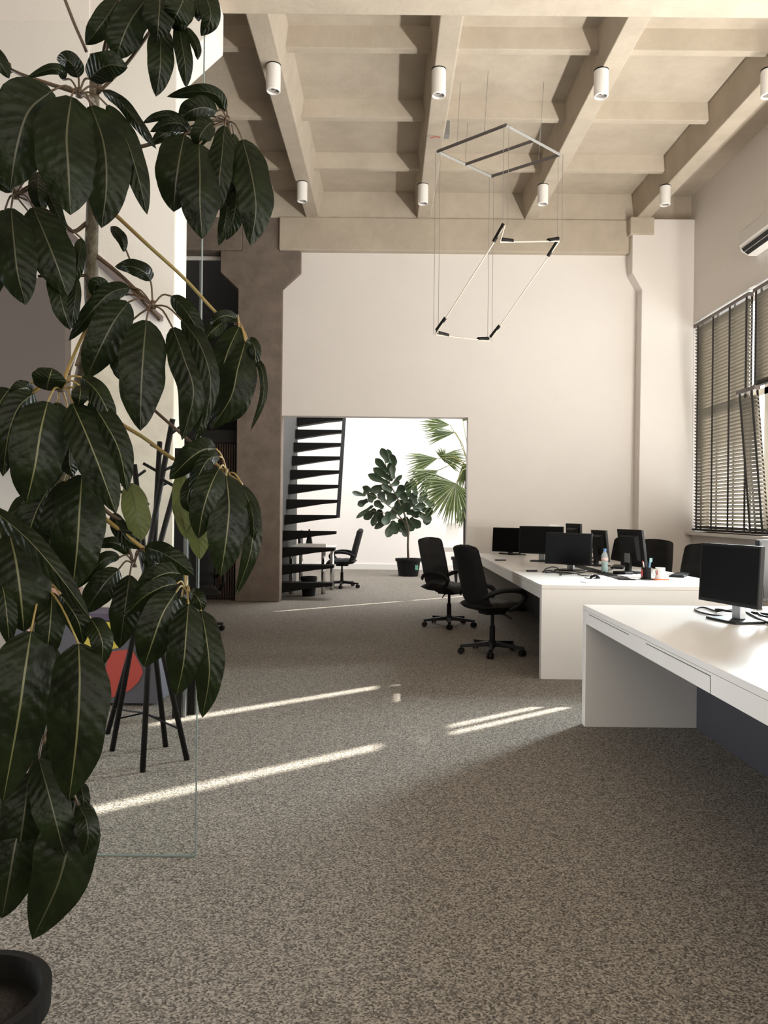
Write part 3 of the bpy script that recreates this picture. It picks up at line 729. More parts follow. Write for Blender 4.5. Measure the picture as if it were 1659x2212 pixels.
for i, (p, rz, lab) in enumerate(chair_spots):
    if i == len(chair_spots) - 1: continue
    o = proto if i == 0 else copy_tree(proto)
    o.location = (p[0], p[1], 0); o.rotation_euler.z = rz
    if i in (2, 3, 4): o.scale = (1, 1, 1.02)
    tag(o, lab, 'chair', 'black office chairs')

# ------------------------------------------------------------------ far room: stair, table, plants
root = empty('open_stair', (-1.62, 11.46, 0), 0, 'steep black open stair of tapered steps in the far room', 'stair')
for k in range(12):
    y = .02 + k * .222; z = .25 * (k + 1)
    if k == 0: y = .03
    xr = .83
    MB().prism([(0, z), (xr, z), (xr, z - .045), (.55, z - .075), (.0, z - .165)], 'y', y, y + .24).build('step', M['black_metal'], root)
mb = MB(); 
A = Vector((.845, .03 + 4 * .222, 1.21)); B = Vector((.845, .03 + 11.6 * .222, 3.2))
mb.hexa([A + Vector((-.03, 0, -.0)), A + Vector((.03, 0, -.0)), A + Vector((.03, .06, 0)), A + Vector((-.03, .06, 0)), B + Vector((-.03, 0, 0)), B + Vector((.03, 0, 0)), B + Vector((.03, .06, 0)), B + Vector((-.03, .06, 0))])
mb.build('side_rail', M['black_metal'], root)

root = empty('table', (-1.2, 12.25, 0), 0, 'table on round chrome legs behind the open stair', 'table')
MB().box(-.36, .37, 0, .85, .70, .74).build('table_top', M['white'], root, bevel=.004)
for (x, y) in ((.21, .06), (.30, .75), (-.30, .06), (-.22, .75)):
    MB().lathe([(.034, 0), (.034, .70)], (x, y, 0), 18).build('leg', M['chrome'], root, smooth=True)
q = Vector((-1.27, 12.5, .742))
o = MB().box(-.02, .02, -.1, .3, 0, .25).build('monitor', M['black_plastic'], bevel=.006); o.location = q + Vector((-.14, .18, 0)); tag(o, 'dark monitor seen edge-on on the chrome-legged table', 'monitor')
o = MB().hexa([(-.07, -.05, 0), (.05, -.05, 0), (.05, .05, 0), (-.07, .05, 0), (-.02, -.03, .28), (.0, -.03, .28), (.0, .03, .28), (-.02, .03, .28)]).build('desk_speaker', M['black_plastic'], bevel=.01)
o.location = q + Vector((.03, .12, 0)); tag(o, 'black tapered speaker standing on the chrome-legged table', 'speaker')
o = MB().box(-.24, .22, -.1, .1, 0, .05).build('paper_pile', M['paper'], bevel=.003); o.location = (-1.17, 12.36, .742); tag(o, 'low pile of paper on the chrome-legged table', 'paper')
def bucket(loc, r, h, label, name):
    root = empty(name, loc, 0, label, 'bin' if 'bin' in name else 'pot')
    MB().lathe([(r * .78, 0), (r * .97, h * .82), (r * 1.04, h * .83), (r * 1.04, h), (r * .96, h), (r * .90, h * .8), (0, h * .8)], seg=28).build('body', M['pot'], root)
    return root
bucket((-1.19, 12.02, 0), .125, .30, 'black plastic waste bin below the open stair', 'waste_bin')
# white low ledge and window sill at the right of the far room
struct('trim_3', MB().box(.98, 2.2, 13.7, 14.4, .62, .70).box(1.30, 2.2, 14.1, 14.3, 0, .62), M['white'])
root = empty('paper_pad', (1.20, 14.0, .70), .1, 'white pad with faint drawings leaning on the ledge beside the palm trunk', 'paper pad')
MB().hexa([(-.11, 0, 0), (.11, 0, 0), (.11, .01, 0), (-.11, .01, 0), (-.11, .06, .42), (.11, .06, .42), (.11, .07, .42), (-.11, .07, .42)]).build('pad', M['paper'], root)

# fiddle-leaf fig
FY = 15.9
fb = onfloor(882, 1244); FY = fb.y
root = empty('fiddle_leaf_fig', (fb.x, fb.y, 0), 0, 'potted fiddle-leaf fig with a bare thin trunk in the far room', 'plant')
def FP(px, py, dy=0): return at(px, py, FY + dy) - Vector(root.location)
MB().lathe([(.20, 0), (.245, .30), (.27, .305), (.275, .36), (.255, .36), (.235, .31), (0, .31)], seg=28).build('pot', M['pot'], root)
MB().lathe([(.235, .31), (.1, .325), (0, .33)], seg=20).build('soil', M['soil'], root, smooth=True)
tg = MB().box(.13, .19, -.240, -.233, .14, .24); tg.build('plant_tag', M['green_tag'], root)
trunk = MB().tube([FP(882, 1215), FP(881, 1180, .02), FP(882, 1140), FP(872, 1105), FP(858, 1075), FP(842, 1045), FP(834, 1010), FP(830, 985)], [.024, .022, .021, .018, .015, .012, .010, .006], 8)
trunk.tube([FP(880, 1135), FP(850, 1100, -.05), FP(815, 1075, -.1), FP(790, 1065, -.1)], [.014, .011, .009, .006], 6)
trunk.tube([FP(880, 1135), FP(905, 1095, .1), FP(925, 1070, .1), FP(935, 1060, .1)], [.014, .011, .009, .006], 6)
trunk.tube([FP(880, 1130), FP(840, 1110, .1), FP(810, 1105, .1), FP(785, 1110, .1)], [.012, .010, .008, .006], 6)
trunk.build('trunk', M['bark'], root, smooth=True)
LV = [0, .04, .12, .25, .4, .55, .7, .82, .92, 1]
FIDDLE = [.12, .5, .66, .6, .72, .95, 1, .85, .5, 0]
def simple_leaf(mb, base, tip, width, shape, bend=.02, nrm=None, mi=0):
    d = tip - base; side = d.cross(Vector((0, 1, 0)) if nrm is None else nrm).normalized()
    back = side.cross(d).normalized(); n0 = len(mb.v)
    for v, w in zip(LV, shape):
        c = base + d * v + back * bend * math.sin(PI * v)
        for u in (-1, -.5, 0, .5, 1):
            mb.v.append(c + side * (u * w * width / 2) + back * (-abs(u) * width * .10 * w))
    for j in range(len(LV) - 1):
        for i in range(4):
            a = n0 + j * 5 + i; mb.f.append((a, a + 1, a + 6, a + 5)); mb.m.append(mi)
mb = MB(); rr = random.Random(3)
figs = [(838, 1000, 826, 973, 20), (845, 1000, 838, 975, 18), (850, 1005, 848, 985, 16), (838, 1020, 815, 995, 20), (845, 1020, 851, 992, 20), (843, 1035, 812, 1015, 22), (845, 1040, 842, 1005, 18), (840, 1045, 802, 1028, 20), (850, 1035, 848, 1008, 18),
        (838, 1048, 805, 1060, 22), (842, 1050, 860, 1042, 14), (845, 1050, 865, 1030, 12), (790, 1070, 765, 1064, 14), (790, 1068, 793, 1052, 26), (795, 1080, 776, 1090, 18), (798, 1085, 805, 1068, 26), (806, 1092, 775, 1115, 12), (812, 1100, 790, 1118, 22),
        (815, 1105, 806, 1132, 18), (820, 1100, 822, 1126, 24), (830, 1085, 822, 1065, 22), (835, 1090, 850, 1070, 24), (842, 1075, 835, 1052, 24), (848, 1080, 868, 1060, 22), (855, 1070, 870, 1052, 22), (840, 1105, 832, 1130, 24), (848, 1115, 815, 1138, 18),
        (850, 1110, 866, 1085, 26), (852, 1125, 838, 1155, 24), (858, 1110, 882, 1092, 24), (862, 1130, 850, 1150, 22), (866, 1120, 870, 1146, 28), (872, 1118, 890, 1142, 28), (870, 1100, 895, 1080, 24), (878, 1105, 905, 1110, 26), (880, 1090, 870, 1066, 22), (885, 1120, 905, 1136, 24),
        (892, 1100, 915, 1092, 26), (898, 1090, 892, 1068, 22), (905, 1110, 928, 1122, 24), (905, 1085, 918, 1066, 22), (912, 1100, 932, 1106, 22), (918, 1080, 935, 1090, 22), (925, 1105, 922, 1130, 22), (865, 1140, 880, 1155, 20), (855, 1095, 845, 1118, 24), (828, 1098, 812, 1085, 20), (885, 1075, 880, 1045, 18), (900, 1070, 890, 1040, 20), (846, 1062, 828, 1048, 18)]
for (x0, y0_, x1, y1_, w) in figs:
    dy = rr.uniform(-.18, .18)
    k = 1.2
    simple_leaf(mb, FP(x0, y0_, dy * .5), FP(x0 + (x1 - x0) * k, y0_ + (y1_ - y0_) * k, dy), w * .84 * FY / F, FIDDLE, .03, Vector((rr.uniform(-.4, .4), 1, rr.uniform(-.4, .4))))
mb.build('foliage', M['fig_leaf'], root, smooth=True)

# fan palm
PYD = 14.3
pb = onfloor(1012, 1270)
root = empty('fan_palm', (at(1012, 1200, PYD).x, PYD, 0), 0, 'tall fan palm reaching in from the right side of the passage', 'plant')
def PP(px, py, dy=0): return at(px, py, PYD + dy) - Vector(root.location)
rx = 0
MB().tube([(0, 0, 0.0), (0, 0, .6), (-.02, 0, 1.3), (0, 0, 2.2)], [.12, .10, .085, .06], 12).build('trunk', M['palm_trunk'], root, smooth=True)
MB().lathe([(.24, 0), (.30, .45), (.32, .45), (.32, .5), (.28, .5), (.26, .44), (0, .44)], seg=24).build('pot', M['pot'], root)
fans = [(972, 918, 186, 76, 46, .0), (984, 934, 176, 80, 40, .1), (946, 990, 168, 82, 46, -.1), (950, 985, 12, 66, 60, .1), (946, 1016, 152, 84, 62, -.2), (985, 1044, 118, 96, 165, -.35), (1000, 1000, 60, 70, 90, .1), (1004, 1090, 90, 60, 60, .2), (962, 1000, 250, 44, 40, .15), (1000, 910, 300, 60, 90, .2)]
st = MB(); mb = MB()
for (hx, hy, ang, rad, spread, dy) in fans:
    n = max(10, int(spread / 4.2)); hub = PP(hx, hy, dy)
    for i in range(n):
        a = math.radians(ang + spread * (i / (n - 1) - .5) + rr.uniform(-1.5, 1.5)); R = rad * rr.uniform(.86, 1.06) * (1 - .12 * abs(2 * i / (n - 1) - 1))
        w = rad * math.radians(spread / n) * .60 + .8
        tx, ty = hx + R * math.cos(a), hy + R * math.sin(a)
        mx_, my_ = hx + R * .58 * math.cos(a), hy + R * .58 * math.sin(a)
        px_, py_ = -math.sin(a) * w * .5, math.cos(a) * w * .5
        tip = PP(tx, ty + R * .06, dy - .05); dd = dy + (.012 if i % 2 else -.012)
        n0 = len(mb.v)
        mb.v += [hub, PP(mx_ + px_, my_ + py_, dd), PP(mx_, my_, dd - .015), PP(mx_ - px_, my_ - py_, dd), tip]
        mb.f += [(n0, n0 + 1, n0 + 2), (n0, n0 + 2, n0 + 3), (n0 + 1, n0 + 4, n0 + 2), (n0 + 2, n0 + 4, n0 + 3)]; mb.m += [0] * 4
    crown = Vector((0, 0, 2.15))
    st.tube([crown, (crown + hub) / 2 + Vector((0, 0, .10)), hub], .008, 6)
mb.build('fronds', M['palm_leaf'], root)
st.build('frond_stalk', M['palm_stalk'], root, smooth=True)

# ------------------------------------------------------------------ things behind the umbrella tree
# low painted box with colour shapes
q0, q1 = onfloor(60, 1523), onfloor(357, 1523)
YB_ = q0.y; xA, xB = at(20, 1400, YB_).x, at(341, 1480, YB_).x
zt = at(230, 1327, YB_).z
root = empty('painted_box', (xA, YB_, 0), 0, 'low painted box with big red and yellow shapes behind the coat rack', 'box')
Wb = xB - xA
MB().box(0, Wb, 0, .32, .02, zt).build('box_body', M['slate'], root)
MB().box(0, Wb, -.004, .32, zt - .05, zt + .005).build('top_band', M['purple'], root)
def shape2d(pts, m, name, dz=.004):
    P = [at(x, y, YB_ - dz) - Vector(root.location) for x, y in pts]
    mb = MB(); n = len(P); 
    mb.v = [p for p in P] + [p + Vector((0, .006, 0)) for p in P]; mb.f = [tuple(range(n)), tuple(reversed(range(n, 2 * n)))] + [(i, i + n, (i + 1) % n + n, (i + 1) % n) for i in range(n)]; mb.m = [0] * len(mb.f)
    mb.build(name, m, root)
shape2d([(236, 1408), (285, 1402), (305, 1440), (309, 1452), (300, 1472), (282, 1490), (262, 1500), (225, 1512), (222, 1470)], M['red'], 'red_shape')
shape2d([(180, 1400), (190, 1345), (216, 1340), (236, 1340), (242, 1375), (258, 1398), (238, 1404), (205, 1402)], M['yellow'], 'yellow_shape')
shape2d([(60, 1360), (110, 1345), (130, 1380), (100, 1420), (60, 1410)], M['pink'], 'pink_shape')
# window with teal shutters on the alcove wall
YW = 6.58
root = empty('shutter', at(262, 1290, YW), 0, 'pale teal louvred shutter on the wall behind the coat rack', 'shutter')
rl = Vector(root.location)
def WP(px, py, dy=0): return at(px, py, YW + dy) - rl
A = WP(200, 1345); B = WP(312, 1030)
mb = MB(); x0_, x1_, z0_, z1_ = A.x + .10, B.x, A.z, B.z
mb.box(x0_, x0_ + .03, -.04, 0, z0_, z1_); mb.box(x1_ - .03, x1_, -.04, 0, z0_, z1_); mb.box(x0_, x1_, -.04, 0, z1_ - .03, z1_); mb.box(x0_, x1_, -.04, 0, z0_, z0_ + .03)
mb.build('shutter_frame', M['white_frame'], root)
mb = MB(); n = int((z1_ - z0_ - .06) / .035)
for i in range(n):
    z = z0_ + .03 + i * .035; mb.hexa([(x0_ + .03, -.03, z), (x1_ - .03, -.03, z), (x1_ - .03, -.008, z + .02), (x0_ + .03, -.008, z + .02), (x0_ + .03, -.03, z + .006), (x1_ - .03, -.03, z + .006), (x1_ - .03, -.008, z + .026), (x0_ + .03, -.008, z + .026)])
mb.box(x0_ + .03, x1_ - .03, -.007, -.002, z0_ + .03, z1_ - .03)
mb.build('louvres', M['teal'], root)
# pink poster
A, B = at(60, 1330, 6.59), at(175, 1060, 6.59)
tag(MB().box(A.x, B.x, 6.575, 6.60, A.z, B.z).build('framed_print', M['pink']), 'pink print on the wall glimpsed between the umbrella tree leaves', 'picture')

# coat rack
root = empty('coat_rack', (-1.3, 4.2, 0), 0, 'black coat rack of crossing thin poles behind the glass panel', 'coat rack')
rl = Vector(root.location)
rods = [((308, 1668), (345, 955, 4.35)), ((242, 1622), (373, 905, 4.05)), ((358, 1613), (290, 1003, 4.2)), ((404, 1642), (262, 1010, 4.3)), ((232, 1585), (398, 985, 4.0))]
ends_ = []
for (f, t) in rods:
    a = onfloor(*f); b = at(*t); ends_.append((a, b))
    o = MB().tube([a - rl, b - rl], .0145, 10).build('pole', M['black_metal'], root, smooth=True)
    for k, (s, dx, dz) in enumerate(((.955, .06, .035), (.90, -.075, .045), (.85, .06, .02))):
        p = a.lerp(b, s); MB().tube([p - rl, p + Vector((dx, -.03, dz)) - rl], .008, 8).build('peg', M['black_metal'], o)
cen = sum((a.lerp(b, .13) for a, b in ends_), Vector()) / len(ends_)
for a, b in ends_:
    MB().tube([a.lerp(b, .10) - rl, cen - rl], .005, 6).build('brace', M['black_metal'], root)
# folding screen
a = onfloor(379, 1551); 
root = empty('folding_screen', (a.x, a.y, 0), 0, 'narrow black folding screen standing left of the coat rack and pale column', 'folding screen')
Hs = at(385, 968, a.y).z
MB().box(-.022, .036, 0, .03, 0, Hs).build('panel', M['black_metal'], root)
MB().box(.055, .10, .08, .11, .0, Hs - .03).build('panel', M['black_metal'], root)
MB().box(.036, .055, .025, .09, 0.0, Hs - .06).build('hinge', M['grey_metal'], root)
# white sideboard beyond
root = empty('sideboard', (-3.0, 10.9, 0), 0, 'white sideboard glimpsed left of the slatted screen', 'sideboard')
MB().box(-.9, .36, 0, .35, .05, .95).build('body', M['white'], root, bevel=.004)
MB().box(-.85, .30, .03, .33, 0, .05).build('plinth', M['black_metal'], root)
for i in range(3):
    d = MB().box(-.89 + i * .415, -.89 + i * .415 + .40, -.018, -.001, .07, .93).build('door', M['white'], root); MB().box(-.55 + i * .415, -.54 + i * .415, -.035, -.018, .5, .62).build('handle', M['grey_metal'], d)
# glass panel
g0 = onfloor(421, 1852)
root = empty('glass_panel', (g0.x, g0.y, 0), 0, 'clear frameless glass panel standing on the carpet behind the umbrella tree', 'glass panel')
mb = MB().box(-1.55, 0, 0, .010, .004, 3.15); mb.build('glass', M['glass'], root)
MB().box(-.0005, .003, -.0005, .0105, .004, 3.15).build('polished_edge', M['glass_edge'], root)
MB().box(-1.55, .003, -.001, .011, 0, .0045).build('bottom_edge', M['glass_edge'], root)

# ------------------------------------------------------------------ umbrella tree (foreground plant)
SHAPE = [(0, .16), (.03, .40), (.09, .66), (.18, .84), (.30, .96), (.42, 1.0), (.54, .99), (.65, .92), (.75, .80), (.84, .62), (.91, .41), (.96, .22), (1, .0)]
US = [-1, -.8, -.55, -.28, -.033, .033, .28, .55, .8, 1]
def catmull(P, n):
    out = []
    m = len(P) - 1
    for j in range(n + 1):
        t = j / n * m; i = min(int(t), m - 1); t -= i
        p0_, p1_, p2_, p3_ = (P[i - 1] if i > 0 else P[0] * 2 - P[1]), P[i], P[i + 1], (P[i + 2] if i + 2 <= m else P[m] * 2 - P[m - 1])
        out.append(.5 * ((2 * p1_) + (-p0_ + p2_) * t + (2 * p0_ - 5 * p1_ + 4 * p2_ - p3_) * t * t + (-p0_ + 3 * p1_ - 3 * p2_ + p3_) * t ** 3))
    return out
rl_ = random.Random(11)
def add_leaf(mb, pts, wpx, D, org, tilt=None, bow=.05):
    """pts: midrib in picture points from stalk to tip; D: distance of the stalk end."""
    D0 = D; n = len(pts)
    P = []
    for i, (x, y) in enumerate(pts):
        t = i / (n - 1)
        P.append(at(x, y, D0 - bow * math.sin(PI * .5 * min(1, t * 1.3)) + .03 * t * t))
    if tilt is None: tilt = rl_.uniform(-.35, .35)
    N = 20; C = catmull(P, N); w = wpx * D / F / 2
    ph = rl_.uniform(0, 6); wav = rl_.uniform(.02, .05); n0 = len(mb.v)
    for j in range(N + 1):
        v = j / N
        k = 0
        while k < len(SHAPE) - 2 and SHAPE[k + 1][0] < v: k += 1
        a, b = SHAPE[k], SHAPE[k + 1]; f = (v - a[0]) / (b[0] - a[0]); hw = (a[1] + (b[1] - a[1]) * f) * w
        d = (C[min(j + 1, N)] - C[max(j - 1, 0)]).normalized()
        view = (C[j] - EYE).normalized()
        side = d.cross(view).normalized()
        back = view
        for u in US:
            uu = u * (1 + wav * math.sin(v * 17 + ph + (2 if u > 0 else 0)) * abs(u))
            q = C[j] + side * uu * hw + back * (abs(u) ** 1.3 * hw * .33 + u * hw * tilt + wav * .35 * hw * math.sin(v * 21 + ph * 2 + u) * abs(u))
            if abs(u) < .05: q = q - back * .0012
            mb.uv[len(mb.v)] = ((u + 1) / 2, v); mb.v.append(q - org)
    nu = len(US)
    for j in range(N):
        for i in range(nu - 1):
            a = n0 + j * nu + i; mb.f.append((a, a + 1, a + nu + 1, a + nu)); mb.m.append(1 if i == 4 else 0)

pot_c = Vector((at(-78, 2150, 1.6).x, 1.6, 0))
plant = empty('umbrella_tree', pot_c, 0, 'tall dark-leaved umbrella tree in a black pot filling the left foreground', 'plant')
PO = Vector(pot_c)
# pot and soil
rimz = at(-78, 2150, 1.6).z
MB().lathe([(.115, 0), (.150, rimz - .05), (.166, rimz - .048), (.168, rimz), (.148, rimz), (.142, rimz - .05), (0, rimz - .06)], seg=40).build('pot', M['pot'], plant, smooth=False)
MB().lathe([(.142, rimz - .055), (.08, rimz - .045), (0, rimz - .04)], seg=24).build('soil', M['soil'], plant, smooth=True)
SD = 1.56
stem_px = [(203, 120, 1.54), (204, 170, 1.54), (203, 250, 1.55), (201, 340, 1.56), (200, 430, 1.56), (199, 481, 1.56), (197, 547, 1.56), (197, 625, 1.57), (199, 690, 1.58), (180, 800, 1.58), (150, 950, 1.58), (115, 1150, 1.58), (75, 1400, 1.58), (30, 1650, 1.58), (-20, 1900, 1.59)]
S = [at(*p) - PO for p in stem_px] + [Vector((0, 0, rimz - .06))]
nS = len(S)
MB().tube(catmull(S, 60), [.0085 + .006 * min(1, i / 30) for i in range(61)], 12).build('stem', M['bark'], plant, smooth=True)
mbn = MB()
def stem_at(py):
    ys = stem_px
    for i in range(len(ys) - 1):
        if ys[i][1] <= py <= ys[i + 1][1]:
            t = (py - ys[i][1]) / (ys[i + 1][1] - ys[i][1])
            return at(ys[i][0] + (ys[i + 1][0] - ys[i][0]) * t, py, ys[i][2] + (ys[i + 1][2] - ys[i][2]) * t)
    return at(*ys[0])

